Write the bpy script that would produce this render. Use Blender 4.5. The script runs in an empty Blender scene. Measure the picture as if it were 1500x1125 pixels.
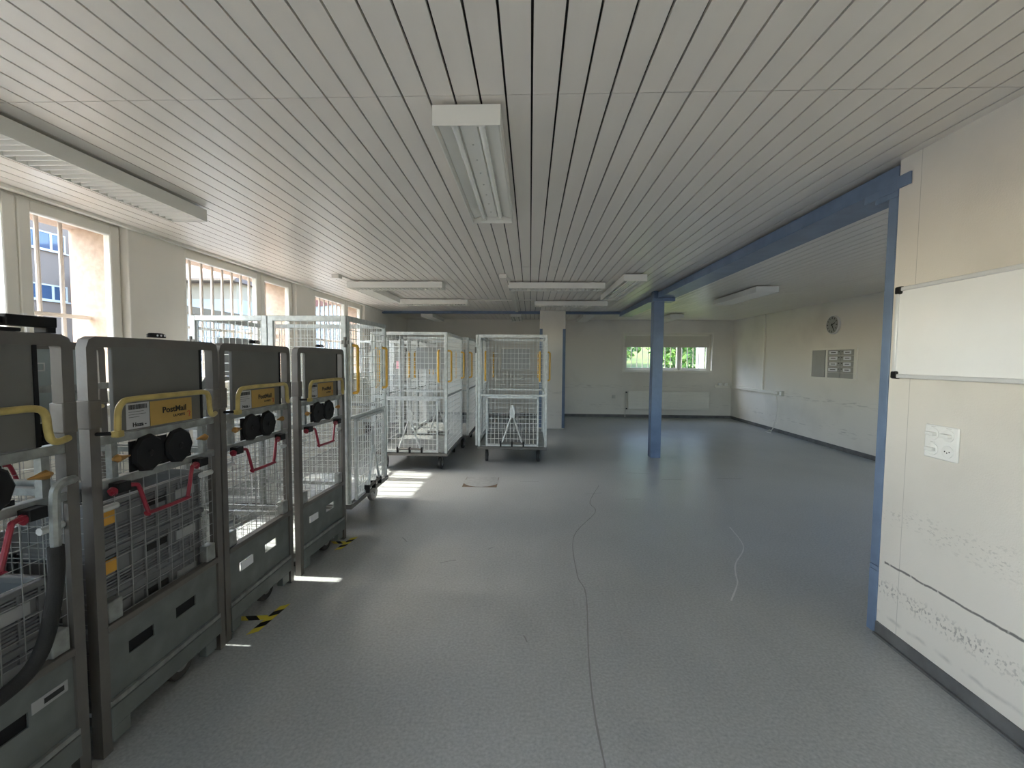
import bpy, bmesh, math, random
from mathutils import Vector, Matrix
random.seed(7)
C = bpy.context.scene.collection
S = bpy.context.scene
PI = math.pi

# ------------------------------------------------------------------ camera
YAW, PITCH, ROLL, FPX, CAMH = 0.0396, 0.0544, 0.0079, 655.68, 1.4324
def camera():
    cy, sy, cp, sp = math.cos(YAW), math.sin(YAW), math.cos(PITCH), math.sin(PITCH)
    fwd = Vector((-sy*cp, cy*cp, -sp)); right = Vector((cy, sy, 0)); down = fwd.cross(right)
    r2 = math.cos(ROLL)*right - math.sin(ROLL)*down
    d2 = math.sin(ROLL)*right + math.cos(ROLL)*down
    m = Matrix(((r2.x, -d2.x, -fwd.x, 0), (r2.y, -d2.y, -fwd.y, 0), (r2.z, -d2.z, -fwd.z, CAMH), (0, 0, 0, 1)))
    cd = bpy.data.cameras.new('camera'); cd.sensor_width = 36; cd.lens = FPX/1500*36; cd.clip_start = .02; cd.clip_end = 500
    o = bpy.data.objects.new('camera', cd); C.objects.link(o); o.matrix_world = m
    S.camera = o
camera()

# ------------------------------------------------------------------ sky, sun, exposure
SKY, SUN, EXPO = 1.0, 5.0, 1.47
def light_setup():
    w = bpy.data.worlds.new('sky'); S.world = w; w.use_nodes = True
    nt = w.node_tree; nt.nodes.clear()
    out = nt.nodes.new('ShaderNodeOutputWorld'); bg = nt.nodes.new('ShaderNodeBackground'); sk = nt.nodes.new('ShaderNodeTexSky')
    sk.sky_type = 'NISHITA'; sk.sun_disc = False; sk.sun_elevation = math.radians(45); sk.sun_rotation = math.radians(-90)
    sk.air_density = 1.0; sk.dust_density = 2.5; sk.ozone_density = .6
    bg.inputs[1].default_value = SKY
    nt.links.new(sk.outputs[0], bg.inputs[0]); nt.links.new(bg.outputs[0], out.inputs[0])
    ld = bpy.data.lights.new('sun', 'SUN'); ld.energy = SUN; ld.angle = math.radians(.53); ld.color = (1, .95, .87)
    o = bpy.data.objects.new('sun', ld); C.objects.link(o); o.location = (-20, 5, 20)
    o.rotation_euler = Vector((1, -.02, -1.005)).to_track_quat('-Z', 'Y').to_euler()
def portal(loc, sx, sy, direction):
    ld = bpy.data.lights.new('daylight_portal', 'AREA'); ld.shape = 'RECTANGLE'; ld.size = sx; ld.size_y = sy
    ld.cycles.is_portal = True
    o = bpy.data.objects.new('daylight_portal', ld); C.objects.link(o); o.location = loc
    o.rotation_euler = Vector(direction).to_track_quat('-Z', 'Z').to_euler()
light_setup()
S.view_settings.view_transform = 'Standard'; S.view_settings.look = 'None'
S.view_settings.exposure = EXPO; S.view_settings.gamma = 1; S.view_settings.use_curve_mapping = False
cyc = S.cycles
cyc.use_denoising = True; cyc.max_bounces = 12; cyc.diffuse_bounces = 8; cyc.glossy_bounces = 4; cyc.transparent_max_bounces = 24
cyc.sample_clamp_indirect = 6; cyc.caustics_reflective = False; cyc.caustics_refractive = False

# ------------------------------------------------------------------ materials
M = {}
def nodes(name):
    m = bpy.data.materials.new(name); m.use_nodes = True; nt = m.node_tree
    b = nt.nodes['Principled BSDF']; M[name] = m
    return m, nt, b
def N(nt, t, **kw):
    n = nt.nodes.new(t)
    for k, v in kw.items(): setattr(n, k, v)
    return n
def mat(name, col, rough=.5, metal=0, var=0, scale=8, bump=0, bscale=60, col2=None, spec=.5, detail=4, stretch=None):
    m, nt, b = nodes(name)
    b.inputs['Base Color'].default_value = (*col, 1); b.inputs['Roughness'].default_value = rough; b.inputs['Metallic'].default_value = metal
    b.inputs['Specular IOR Level'].default_value = spec
    if var or bump:
        tc = N(nt, 'ShaderNodeTexCoord'); src = tc.outputs['Object']
        if stretch:
            mp = N(nt, 'ShaderNodeMapping'); mp.inputs['Scale'].default_value = stretch; nt.links.new(src, mp.inputs[0]); src = mp.outputs[0]
    if var:
        no = N(nt, 'ShaderNodeTexNoise'); no.inputs['Scale'].default_value = scale; no.inputs['Detail'].default_value = detail
        nt.links.new(src, no.inputs['Vector'])
        r = N(nt, 'ShaderNodeValToRGB'); c2 = col2 or tuple(c*(1-var) for c in col)
        r.color_ramp.elements[0].position = .35; r.color_ramp.elements[1].position = .65
        r.color_ramp.elements[0].color = (*c2, 1); r.color_ramp.elements[1].color = (*col, 1)
        nt.links.new(no.outputs[0], r.inputs[0]); nt.links.new(r.outputs[0], b.inputs['Base Color'])
    if bump:
        n2 = N(nt, 'ShaderNodeTexNoise'); n2.inputs['Scale'].default_value = bscale; n2.inputs['Detail'].default_value = 3
        nt.links.new(src, n2.inputs['Vector'])
        bp = N(nt, 'ShaderNodeBump'); bp.inputs['Strength'].default_value = bump; bp.inputs['Distance'].default_value = .004
        nt.links.new(n2.outputs[0], bp.inputs['Height']); nt.links.new(bp.outputs[0], b.inputs['Normal'])
    return m
mat('galvanised', (.34, .36, .35), .42, .45, .35, 22, .15, 90)
mat('galvanised_bright', (.66, .69, .68), .40, .35, .22, 26)
mat('steel_worn', (.165, .158, .145), .5, .4, .5, 14, .2, 70, col2=(.15, .14, .13))
mat('wire', (.36, .375, .37), .4, .5)
mat('wire_bright', (.80, .83, .82), .4, .05)
mat('board_light', (.40, .42, .42), .55, 0, .1, 6)
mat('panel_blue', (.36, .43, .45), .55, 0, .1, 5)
mat('grey_panel', (.14, .142, .132), .55, 0, .12, 5, .08, 220)
mat('grey_plate', (.175, .195, .19), .5, .2, .25, 9, .1, 120)
mat('yellow_paint', (.53, .42, .14), .35, 0, .3, 18)
mat('amber_paint', (.80, .47, .07), .35, 0, .2, 18)
mat('red_paint', (.27, .012, .032), .35, 0, .2, 20)
mat('black_plastic', (.009, .009, .010), .55, spec=.25)
mat('black_foam', (.015, .015, .015), .85, bump=.4, bscale=300)
mat('rubber', (.05, .047, .045), .7, 0, .3, 20)
mat('wheel_grey', (.55, .53, .50), .6, 0, .4, 25)
mat('brass', (.45, .25, .08), .35, .6)
mat('paper', (.74, .76, .80), .7)
mat('paper_dull', (.46, .47, .49), .7)
mat('ink', (.02, .02, .02), .7)
mat('ink_red', (.45, .05, .03), .7)
mat('label_yellow', (.44, .285, .075), .6, 0, .08, 12)
mat('pink_paper', (.85, .30, .38), .7)
mat('green_print', (.35, .62, .42), .7)
mat('crate_grey', (.19, .20, .21), .55, 0, .15, 14)
mat('crate_label', (.36, .37, .38), .6)
mat('tag_orange', (.75, .40, .06), .5)
mat('ceiling_board', (.80, .755, .70), .34, 0, .05, 2.2, .05, 500, stretch=(4, .3, 1))
mat('ceiling_void', (.03, .028, .026), .9)
mat('white_paint', (.78, .76, .70), .35, 0, .04, 5)
mat('lamp_white', (.80, .79, .74), .4)
mat('lamp_inner', (.86, .85, .80), .3)
mat('lamp_tube', (.93, .92, .88), .2)
mat('blue_paint', (.165, .232, .355), .38, 0, .18, 7, .06, 90)
mat('board_white', (.90, .91, .915), .10, 0, .03, 4, spec=.6)
mat('aluminium', (.74, .75, .76), .35, .25)
mat('switch_white', (.86, .86, .84), .3)
mat('plastic_grey', (.55, .54, .50), .5)
mat('dark_gap', (.02, .02, .02), .8)
mat('baseboard_grey', (.15, .152, .152), .6, 0, .3, 9)
mat('clock_face', (.30, .31, .31), .4)
mat('cabinet_grey', (.33, .33, .32), .5, 0, .06, 9)
mat('blind', (.62, .60, .54), .7)
mat('plaster_ext', (.47, .35, .27), .9, 0, .2, 25, .5, 60)
mat('facade_rose', (.21, .155, .125), .9, 0, .06, 3)
mat('facade_cream', (.36, .29, .21), .9, 0, .06, 3)
mat('ext_white', (.5, .5, .5), .6)
mat('ext_glass', (.05, .08, .14), .08)
mat('roof_red', (.22, .09, .07), .8, 0, .2, 2)
mat('shed_wall', (.40, .39, .37), .9, 0, .08, 4)
mat('asphalt', (.17, .17, .165), .9, 0, .2, 2)
mat('bar_paint', (.52, .45, .40), .5)
mat('lawn', (.115, .15, .025), .9, 0, .3, 3)
mat('leaf', (.10, .22, .03), .6, 0, .5, 3)
mat('leaf_bright', (.28, .42, .06), .6, 0, .4, 3)
mat('bark', (.12, .09, .06), .9)
mat('tape_yellow', (.72, .60, .06), .6)
mat('rust', (.16, .11, .07), .8, 0, .4, 30)
mat('hatch_grey', (.37, .385, .39), .35, 0, .2, 20)
mat('scuff_dark', (.25, .25, .25), .6)
mat('scuff_light', (.62, .62, .62), .6)

def glass_mat():
    m, nt, b = nodes('pane_glass')
    nt.nodes.remove(b); out = nt.nodes['Material Output']
    tr = N(nt, 'ShaderNodeBsdfTransparent'); tr.inputs[0].default_value = (.95, .97, .96, 1)
    gl = N(nt, 'ShaderNodeBsdfGlossy'); gl.inputs['Roughness'].default_value = .02
    lw = N(nt, 'ShaderNodeLayerWeight'); lw.inputs[0].default_value = .5
    pw = N(nt, 'ShaderNodeMath', operation='POWER'); pw.inputs[1].default_value = 5; nt.links.new(lw.outputs['Facing'], pw.inputs[0])
    ma = N(nt, 'ShaderNodeMath', operation='MULTIPLY_ADD'); ma.inputs[1].default_value = .9; ma.inputs[2].default_value = .03; nt.links.new(pw.outputs[0], ma.inputs[0])
    mx = N(nt, 'ShaderNodeMixShader')
    nt.links.new(ma.outputs[0], mx.inputs[0]); nt.links.new(tr.outputs[0], mx.inputs[1]); nt.links.new(gl.outputs[0], mx.inputs[2])
    nt.links.new(mx.outputs[0], out.inputs[0])
glass_mat()

def math_n(nt, op, a, b=None, clamp=False):
    n = N(nt, 'ShaderNodeMath', operation=op); n.use_clamp = clamp
    for i, v in enumerate((a, b)):
        if v is None: continue
        if isinstance(v, (int, float)): n.inputs[i].default_value = v
        else: nt.links.new(v, n.inputs[i])
    return n.outputs[0]
def band(nt, z, c, w):          # soft band around z = c of half width w
    d = math_n(nt, 'ABSOLUTE', math_n(nt, 'SUBTRACT', z, c))
    return math_n(nt, 'SUBTRACT', 1, math_n(nt, 'DIVIDE', d, w), True)
def wall_mat(name, col, near=False):
    m, nt, b = nodes(name); b.inputs['Roughness'].default_value = .8
    tc = N(nt, 'ShaderNodeTexCoord'); sep = N(nt, 'ShaderNodeSeparateXYZ'); nt.links.new(tc.outputs['Object'], sep.inputs[0])
    X, Y, Z = sep.outputs
    def noise(scale, detail=4, stretch=(1, 1, 1)):
        mp = N(nt, 'ShaderNodeMapping'); mp.inputs['Scale'].default_value = stretch; nt.links.new(tc.outputs['Object'], mp.inputs[0])
        n = N(nt, 'ShaderNodeTexNoise'); n.inputs['Scale'].default_value = scale; n.inputs['Detail'].default_value = detail
        nt.links.new(mp.outputs[0], n.inputs['Vector']); return n.outputs[0]
    def thr(v, lo, hi):
        n = N(nt, 'ShaderNodeMapRange'); n.inputs['From Min'].default_value = lo; n.inputs['From Max'].default_value = hi
        nt.links.new(v, n.inputs['Value']); return n.outputs[0]
    mask = math_n(nt, 'MULTIPLY', thr(noise(1.2, 5), .5, .75), .16)            # broad grime
    if near:
        wob = math_n(nt, 'MULTIPLY', math_n(nt, 'SUBTRACT', noise(9, 3), .5), .03)
        zz = math_n(nt, 'ADD', Z, wob)
        sl = math_n(nt, 'ADD', zz, math_n(nt, 'MULTIPLY', math_n(nt, 'SUBTRACT', Y, 2.0), .0))
        line = math_n(nt, 'MULTIPLY', thr(band(nt, sl, .400, .0075), .1, .6), thr(noise(40, 2), .28, .42))
        yl = math_n(nt, 'LESS_THAN', Y, 2.345)
        line = math_n(nt, 'MULTIPLY', line, yl)
        s1 = math_n(nt, 'MULTIPLY', band(nt, zz, .66, .10), thr(noise(110, 6, (1, .45, 1)), .55, .63))
        s1 = math_n(nt, 'MULTIPLY', s1, thr(noise(2.5, 2), .45, .6))
        s2 = math_n(nt, 'MULTIPLY', band(nt, zz, .265, .06), thr(noise(85, 5, (1, .8, .7)), .54, .60))
        s2 = math_n(nt, 'MULTIPLY', s2, thr(noise(5, 2), .38, .5))
        s3 = math_n(nt, 'MULTIPLY', band(nt, zz, .125, .014), thr(noise(12, 3), .42, .6))
        joint = band(nt, Y, 2.252, .0022)
        jm = math_n(nt, 'MULTIPLY', joint, .55)
        marks = math_n(nt, 'MAXIMUM', math_n(nt, 'MULTIPLY', line, .85), math_n(nt, 'MULTIPLY', s1, .3))
        marks = math_n(nt, 'MAXIMUM', marks, math_n(nt, 'MULTIPLY', s2, .55)); marks = math_n(nt, 'MAXIMUM', marks, math_n(nt, 'MULTIPLY', s3, .30))
        marks = math_n(nt, 'MAXIMUM', marks, jm)
    else:
        z1 = math_n(nt, 'ADD', Z, math_n(nt, 'MULTIPLY', math_n(nt, 'SUBTRACT', noise(3, 2), .5), .1))
        a = math_n(nt, 'MULTIPLY', band(nt, z1, .78, .07), thr(noise(5, 5, (1, 1, 8)), .5, .62))
        c = math_n(nt, 'MULTIPLY', band(nt, z1, .30, .16), thr(noise(4, 5, (1, 1, 10)), .58, .66))
        marks = math_n(nt, 'MULTIPLY', math_n(nt, 'MAXIMUM', a, c), .3)
    mask = math_n(nt, 'MAXIMUM', mask, marks)
    mx = N(nt, 'ShaderNodeMix', data_type='RGBA'); mx.inputs['A'].default_value = (*col, 1); mx.inputs['B'].default_value = (.10, .095, .09, 1)
    nt.links.new(mask, mx.inputs['Factor']); nt.links.new(mx.outputs['Result'], b.inputs['Base Color'])
    bn = N(nt, 'ShaderNodeTexNoise'); bn.inputs['Scale'].default_value = 140; nt.links.new(tc.outputs['Object'], bn.inputs['Vector'])
    bp = N(nt, 'ShaderNodeBump'); bp.inputs['Strength'].default_value = .22; bp.inputs['Distance'].default_value = .004
    nt.links.new(bn.outputs[0], bp.inputs['Height']); nt.links.new(bp.outputs[0], b.inputs['Normal'])
wall_mat('wall_plaster', (.76, .735, .68)); wall_mat('wall_near', (.76, .725, .665), True)

def floor_mat():
    m, nt, b = nodes('floor_lino')
    tc = N(nt, 'ShaderNodeTexCoord'); co = tc.outputs['Object']
    def noise(scale, detail=4, stretch=None, dist=0):
        src = co
        if stretch:
            mp = N(nt, 'ShaderNodeMapping'); mp.inputs['Scale'].default_value = stretch; nt.links.new(co, mp.inputs[0]); src = mp.outputs[0]
        n = N(nt, 'ShaderNodeTexNoise'); n.inputs['Scale'].default_value = scale; n.inputs['Detail'].default_value = detail; n.inputs['Distortion'].default_value = dist
        nt.links.new(src, n.inputs['Vector']); return n.outputs[0]
    big = noise(.9, 4); fine = noise(75, 4); streak = noise(6, 4, (1, .4, 1))
    f = math_n(nt, 'ADD', math_n(nt, 'MULTIPLY', big, .25), math_n(nt, 'ADD', math_n(nt, 'MULTIPLY', fine, .60), math_n(nt, 'MULTIPLY', streak, .15)))
    r = N(nt, 'ShaderNodeValToRGB'); r.color_ramp.elements[0].position = .30; r.color_ramp.elements[1].position = .70
    r.color_ramp.elements[0].color = (.27, .285, .288, 1); r.color_ramp.elements[1].color = (.47, .49, .493, 1)
    nt.links.new(f, r.inputs[0]); nt.links.new(r.outputs[0], b.inputs['Base Color'])
    rr = N(nt, 'ShaderNodeMapRange'); rr.inputs['From Min'].default_value = .35; rr.inputs['From Max'].default_value = .65
    rr.inputs['To Min'].default_value = .285; rr.inputs['To Max'].default_value = .35
    nt.links.new(streak, rr.inputs['Value']); nt.links.new(rr.outputs[0], b.inputs['Roughness'])
    bp = N(nt, 'ShaderNodeBump'); bp.inputs['Strength'].default_value = .06; bp.inputs['Distance'].default_value = .01
    nt.links.new(noise(4, 2), bp.inputs['Height']); nt.links.new(bp.outputs[0], b.inputs['Normal'])
floor_mat()
def tile_mat():
    m, nt, b = nodes('roof_tiles'); b.inputs['Roughness'].default_value = .8
    tc = N(nt, 'ShaderNodeTexCoord'); br = N(nt, 'ShaderNodeTexBrick')
    br.inputs['Scale'].default_value = 3.2; br.inputs['Color1'].default_value = (.12, .075, .06, 1); br.inputs['Color2'].default_value = (.085, .06, .05, 1); br.inputs['Mortar'].default_value = (.24, .19, .17, 1)
    br.inputs['Mortar Size'].default_value = .05
    mp = N(nt, 'ShaderNodeMapping'); mp.inputs['Rotation'].default_value = (0, 0, 0); nt.links.new(tc.outputs['Object'], mp.inputs[0])
    nt.links.new(mp.outputs[0], br.inputs['Vector']); nt.links.new(br.outputs[0], b.inputs['Base Color'])
tile_mat()

# ------------------------------------------------------------------ mesh helpers
class MB:
    def __init__(s): s.v = []; s.f = []
    def add(s, vs, fs):
        o = len(s.v); s.v += [tuple(v) for v in vs]; s.f += [tuple(i+o for i in f) for f in fs]; return s
    def box(s, x0, x1, y0, y1, z0, z1):
        vs = [(x0,y0,z0),(x1,y0,z0),(x1,y1,z0),(x0,y1,z0),(x0,y0,z1),(x1,y0,z1),(x1,y1,z1),(x0,y1,z1)]
        return s.add(vs, [(3,2,1,0),(4,5,6,7),(0,1,5,4),(1,2,6,5),(2,3,7,6),(3,0,4,7)])
    def tube(s, path, r, n=8, cap=True, radii=None):
        P = [Vector(p) for p in path]; k = len(P); rings = []
        t0 = (P[1]-P[0]).normalized(); up = Vector((0,0,1)) if abs(t0.z) < .9 else Vector((1,0,0))
        u = t0.cross(up).normalized()
        for i, p in enumerate(P):
            a = (P[i]-P[i-1]).normalized() if i else t0
            b = (P[i+1]-P[i]).normalized() if i < k-1 else a
            t = (a+b)
            t = t.normalized() if t.length > 1e-6 else a
            u = (u - t*u.dot(t)); u = u.normalized() if u.length > 1e-6 else t.orthogonal().normalized()
            w = t.cross(u); c = max(.35, a.dot(t)); rad = (radii[i] if radii else r)/c**.5
            rings.append([p + (u*math.cos(2*PI*j/n+PI/n) + w*math.sin(2*PI*j/n+PI/n))*rad for j in range(n)])
        vs = [v for R in rings for v in R]; fs = []
        for i in range(k-1):
            for j in range(n):
                j2 = (j+1) % n; fs.append((i*n+j, i*n+j2, (i+1)*n+j2, (i+1)*n+j))
        if cap: fs.append(tuple(range(n-1, -1, -1))); fs.append(tuple(range((k-1)*n, k*n)))
        return s.add(vs, fs)
    def wire(s, a, b, r=.002): return s.tube([a, b], r, 4, False)
    def lathe(s, prof, c, axis='x', n=20):      # prof: (offset along axis, radius)
        vs = []; k = len(prof)
        for (h, r) in prof:
            for j in range(n):
                a = 2*PI*j/n; p, q = r*math.cos(a), r*math.sin(a)
                vs.append((c[0]+h, c[1]+p, c[2]+q) if axis == 'x' else (c[0]+p, c[1]+h, c[2]+q) if axis == 'y' else (c[0]+p, c[1]+q, c[2]+h))
        fs = [(i*n+j, i*n+(j+1) % n, (i+1)*n+(j+1) % n, (i+1)*n+j) for i in range(k-1) for j in range(n)]
        fs += [tuple(range(n-1, -1, -1)), tuple(range((k-1)*n, k*n))]
        return s.add(vs, fs)
    def prism(s, poly, a0, a1, axis='y'):       # poly 2-D in the other two axes
        n = len(poly)
        def P(p, a): return (p[0], a, p[1]) if axis == 'y' else (a, p[0], p[1]) if axis == 'x' else (p[0], p[1], a)
        vs = [P(p, a0) for p in poly] + [P(p, a1) for p in poly]
        fs = [(i, (i+1) % n, n+(i+1) % n, n+i) for i in range(n)] + [tuple(range(n-1, -1, -1)), tuple(range(n, 2*n))]
        return s.add(vs, fs)
    def mesh(s, name):
        me = bpy.data.meshes.new(name); me.from_pydata(s.v, [], s.f)
        bm = bmesh.new(); bm.from_mesh(me); bmesh.ops.recalc_face_normals(bm, faces=bm.faces); bm.to_mesh(me); bm.free()
        me.shade_smooth(); me.set_sharp_from_angle(angle=math.radians(38)); return me
CACHE = {}
def obj(name, mb, m, parent=None, bevel=0, loc=None, key=None):
    if key and key in CACHE: me = CACHE[key]
    else:
        if callable(mb): mb = mb()
        me = mb.mesh(name) if isinstance(mb, MB) else mb
        if m and not me.materials: me.materials.append(M[m])
        if key: CACHE[key] = me
    o = bpy.data.objects.new(name, me); C.objects.link(o)
    if parent: o.parent = parent
    if loc: o.location = loc
    if bevel:
        md = o.modifiers.new('bevel', 'BEVEL'); md.width = bevel; md.segments = 2; md.limit_method = 'ANGLE'
    return o
def tag(o, label, cat, group=None):
    o['label'] = label; o['category'] = cat
    if group: o['group'] = group
    return o
def thing(name, label, cat, loc=(0,0,0), rz=0, group=None):
    o = bpy.data.objects.new(name, None); C.objects.link(o); o.empty_display_size = .1
    o.location = loc; o.rotation_euler = (0, 0, rz); return tag(o, label, cat, group)
def struct(name, mb, m, parent=None, bevel=0, label=None):
    o = obj(name, mb, m, parent, bevel); o['kind'] = 'structure'
    if label: o['label'] = label
    return o
def struct_root(name, loc=(0,0,0)):
    o = bpy.data.objects.new(name, None); C.objects.link(o); o.location = loc; o['kind'] = 'structure'; return o
def text_mesh(s, size, width=None, bold=0.0):
    cu = bpy.data.curves.new('t', 'FONT'); cu.body = s; cu.size = size; cu.offset = bold; cu.extrude = .0004; cu.resolution_u = 3
    cu.align_x = 'LEFT'
    o = bpy.data.objects.new('t', cu); C.objects.link(o); bpy.context.view_layer.update()
    dg = bpy.context.evaluated_depsgraph_get(); me = bpy.data.meshes.new_from_object(o.evaluated_get(dg))
    bpy.data.objects.remove(o); bpy.data.curves.remove(cu)
    xs = [v.co.x for v in me.vertices]; k = (width/(max(xs)-min(xs))) if width else 1; x0 = min(xs)
    for v in me.vertices:                                   # stand upright in x-z, face -y
        x, y, z = v.co; v.co = ((x-x0)*k, -z, y)
    return me

# ------------------------------------------------------------------ room dimensions
H = 2.445; XL = -3.14; XR = 1.849; XF = 5.04; YF = 11.378; YB = -4.0
BW = .10; X0 = -.003; JOINTS = [-1.415, 1.77, 4.955, 8.14, 11.325]

# floor
floor = struct('floor', MB().box(-3.5, 2.02, YB-.2, YF+.3, -.2, 0).box(2.02, 5.3, 1.8, YF+.3, -.2, 0), 'floor_lino', label='worn grey linoleum floor with scuffs and scratches')
def strip(name, pts, w, m, z=.0006):
    v = []; f = []
    for i, (x, y) in enumerate(pts):
        a = Vector(pts[max(0, i-1)]); b = Vector(pts[min(len(pts)-1, i+1)]); t = (b-a).normalized(); n = Vector((-t.y, t.x))*w/2*(.7+.6*random.random())
        v += [(x+n.x, y+n.y, z), (x-n.x, y-n.y, z), (x+n.x, y+n.y, -.001), (x-n.x, y-n.y, -.001)]
    k = len(pts)
    for i in range(k-1):
        a, b = i*4, i*4+4; f += [(a, a+1, b+1, b), (a, b, b+2, a+2), (a+1, a+3, b+3, b+1)]
    return obj(name, MB().add(v, f), m, floor)
def spline(pts, n=8):
    out = []; P = [pts[0]]+pts+[pts[-1]]
    for i in range(1, len(P)-2):
        for k in range(n):
            t = k/n; q = []
            for a in range(len(P[0])):
                p0, p1, p2, p3 = P[i-1][a], P[i][a], P[i+1][a], P[i+2][a]
                q.append(.5*(2*p1+(p2-p0)*t+(2*p0-5*p1+4*p2-p3)*t*t+(3*p1-p0-3*p2+p3)*t**3))
            out.append(tuple(q))
    out.append(tuple(pts[-1])); return out
strip('floor_scratch', spline([(.80,5.1),(.786,5.04),(.621,4.49),(.632,4.19),(.375,3.6),(.33,2.95),(.357,2.69),(.299,2.11),(.277,1.77),(.28,1.5)]), .007, 'scuff_dark')
strip('floor_scratch', spline([(1.743,3.876),(1.671,3.473),(1.477,3.17),(1.40,3.0),(1.352,2.871),(1.219,2.659)]), .009, 'scuff_light')
for (x, y, a, l) in [(-.62,3.05,.5,.12),(-.95,3.4,2.2,.10),(.0,2.2,1.9,.06),(-.3,3.3,.8,.05),(1.0,4.6,.1,.16),(.6,4.75,.3,.2),(-.1,5.2,.05,.22),(1.25,5.7,-.1,.3),(1.6,5.4,.1,.25),(2.3,5.5,.05,.3)]:
    strip('floor_scuff', [(x, y), (x+math.cos(a)*l/2, y+math.sin(a)*l/2+.006), (x+math.cos(a)*l, y+math.sin(a)*l)], .007, 'scuff_dark')
hatch = thing('floor_hatch', 'square floor hatch with round lid and rusty corners set in the grey floor', 'hatch', (-.555, 5.15, 0))
obj('frame', MB().box(-.195,.195,-.21,.21,-.01,.002), 'rust', hatch)
obj('lid', MB().lathe([(0,.205),(.004,.205),(.0045,.2)], (0,0,0), 'z', 40), 'hatch_grey', hatch)
obj('surround', MB().box(-.19,.19,.05,.205,0,.0035), 'hatch_grey', hatch)

# ceiling: slab with real boards under it
ceil = struct('ceiling', MB().box(-3.6, 2.02, YB-.2, YF+.3, H+.016, H+.25).box(2.02, 5.3, 1.8, YF+.3, H+.016, H+.25), 'ceiling_void', label='suspended ceiling of long narrow off-white boards')
def board(x0, x1, y0, y1): return MB().box(x0, x1, y0, y1, H, H+.014)
G = .0042
n0, n1 = int(round((-3.2-X0)/BW)), int(round((XF-X0)/BW))
rest = MB(); segs = list(zip([YB]+JOINTS, JOINTS+[YF]))
for si, (a, b) in enumerate(segs):
    a2, b2 = a+.0020, b-.0020
    for n in range(n0, n1+1):
        xa = max(-3.22, X0+n*BW+G); xb = min(XF+.02, X0+(n+1)*BW-G)
        if xb-xa < .02: continue
        ok = (si in (2, 3)) or (si == 1 and xb < 2.0)
        if ok and xb-xa > .09 and not (si == 2 and xa > 2.0):
            obj('ceiling_board', lambda: MB().box(0, BW-2*G, a2, b2, 0, .014), 'ceiling_board', ceil, loc=(xa, 0, H), key='cb%d' % si)
        elif xa < 2.0: rest.box(xa, xb, a2, b2, H, H+.014)
        elif b2 > 2.0: rest.box(xa, xb, max(a2, 2.0), b2, H, H+.014)
o = obj('ceiling_boards', rest, 'ceiling_board', ceil); o['kind'] = 'stuff'
strip_m = MB().box(-3.14, -3.10, YB, 9.4, H-.022, H-.0005)
struct('trim_1', strip_m, 'white_paint', label='thin white strip where ceiling meets the window wall')

# left wall with window openings
WIN = [(-3.54,-1.58), (-1.04,.92), (1.46,3.42), (3.985,5.945), (6.46,8.42)]
SILL = 1.08
wl = MB(); prev = YB-.2
for (a, b) in WIN:
    wl.box(-3.56, XL, prev, a, 0, H+.016); prev = b
    wl.box(-3.56, XL, a, b, 0, SILL); wl.box(-3.56, -3.16, a, b, H+.004, H+.016)
wl.box(-3.56, XL, prev, YF+.3, 0, H+.016)
struct('wall_left', wl, 'wall_plaster', bevel=.02, label='off-white window wall with rounded piers')
ext = MB(); prev = YB-.2            # sunlit outer plaster skin with splayed reveals
for (a, b) in WIN + [(YF+.3, None)]:
    ext.box(-3.62, -3.562, prev, a, -.3, H+1.2)
    if b is None: break
    ext.box(-3.62, -3.562, a, b, -.3, SILL); ext.box(-3.62, -3.562, a, b, H-.03, H+1.2)
    ext.box(-3.56, -3.285, a, a+.035, SILL, H+.004); ext.box(-3.56, -3.285, b-.035, b, SILL, H+.004)
    ext.box(-3.56, -3.285, a+.035, b-.035, H-.03, H+.004)
    prev = b
struct('trim_2', ext, 'plaster_ext', label='rough peach plaster on the outer window reveals')

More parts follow.
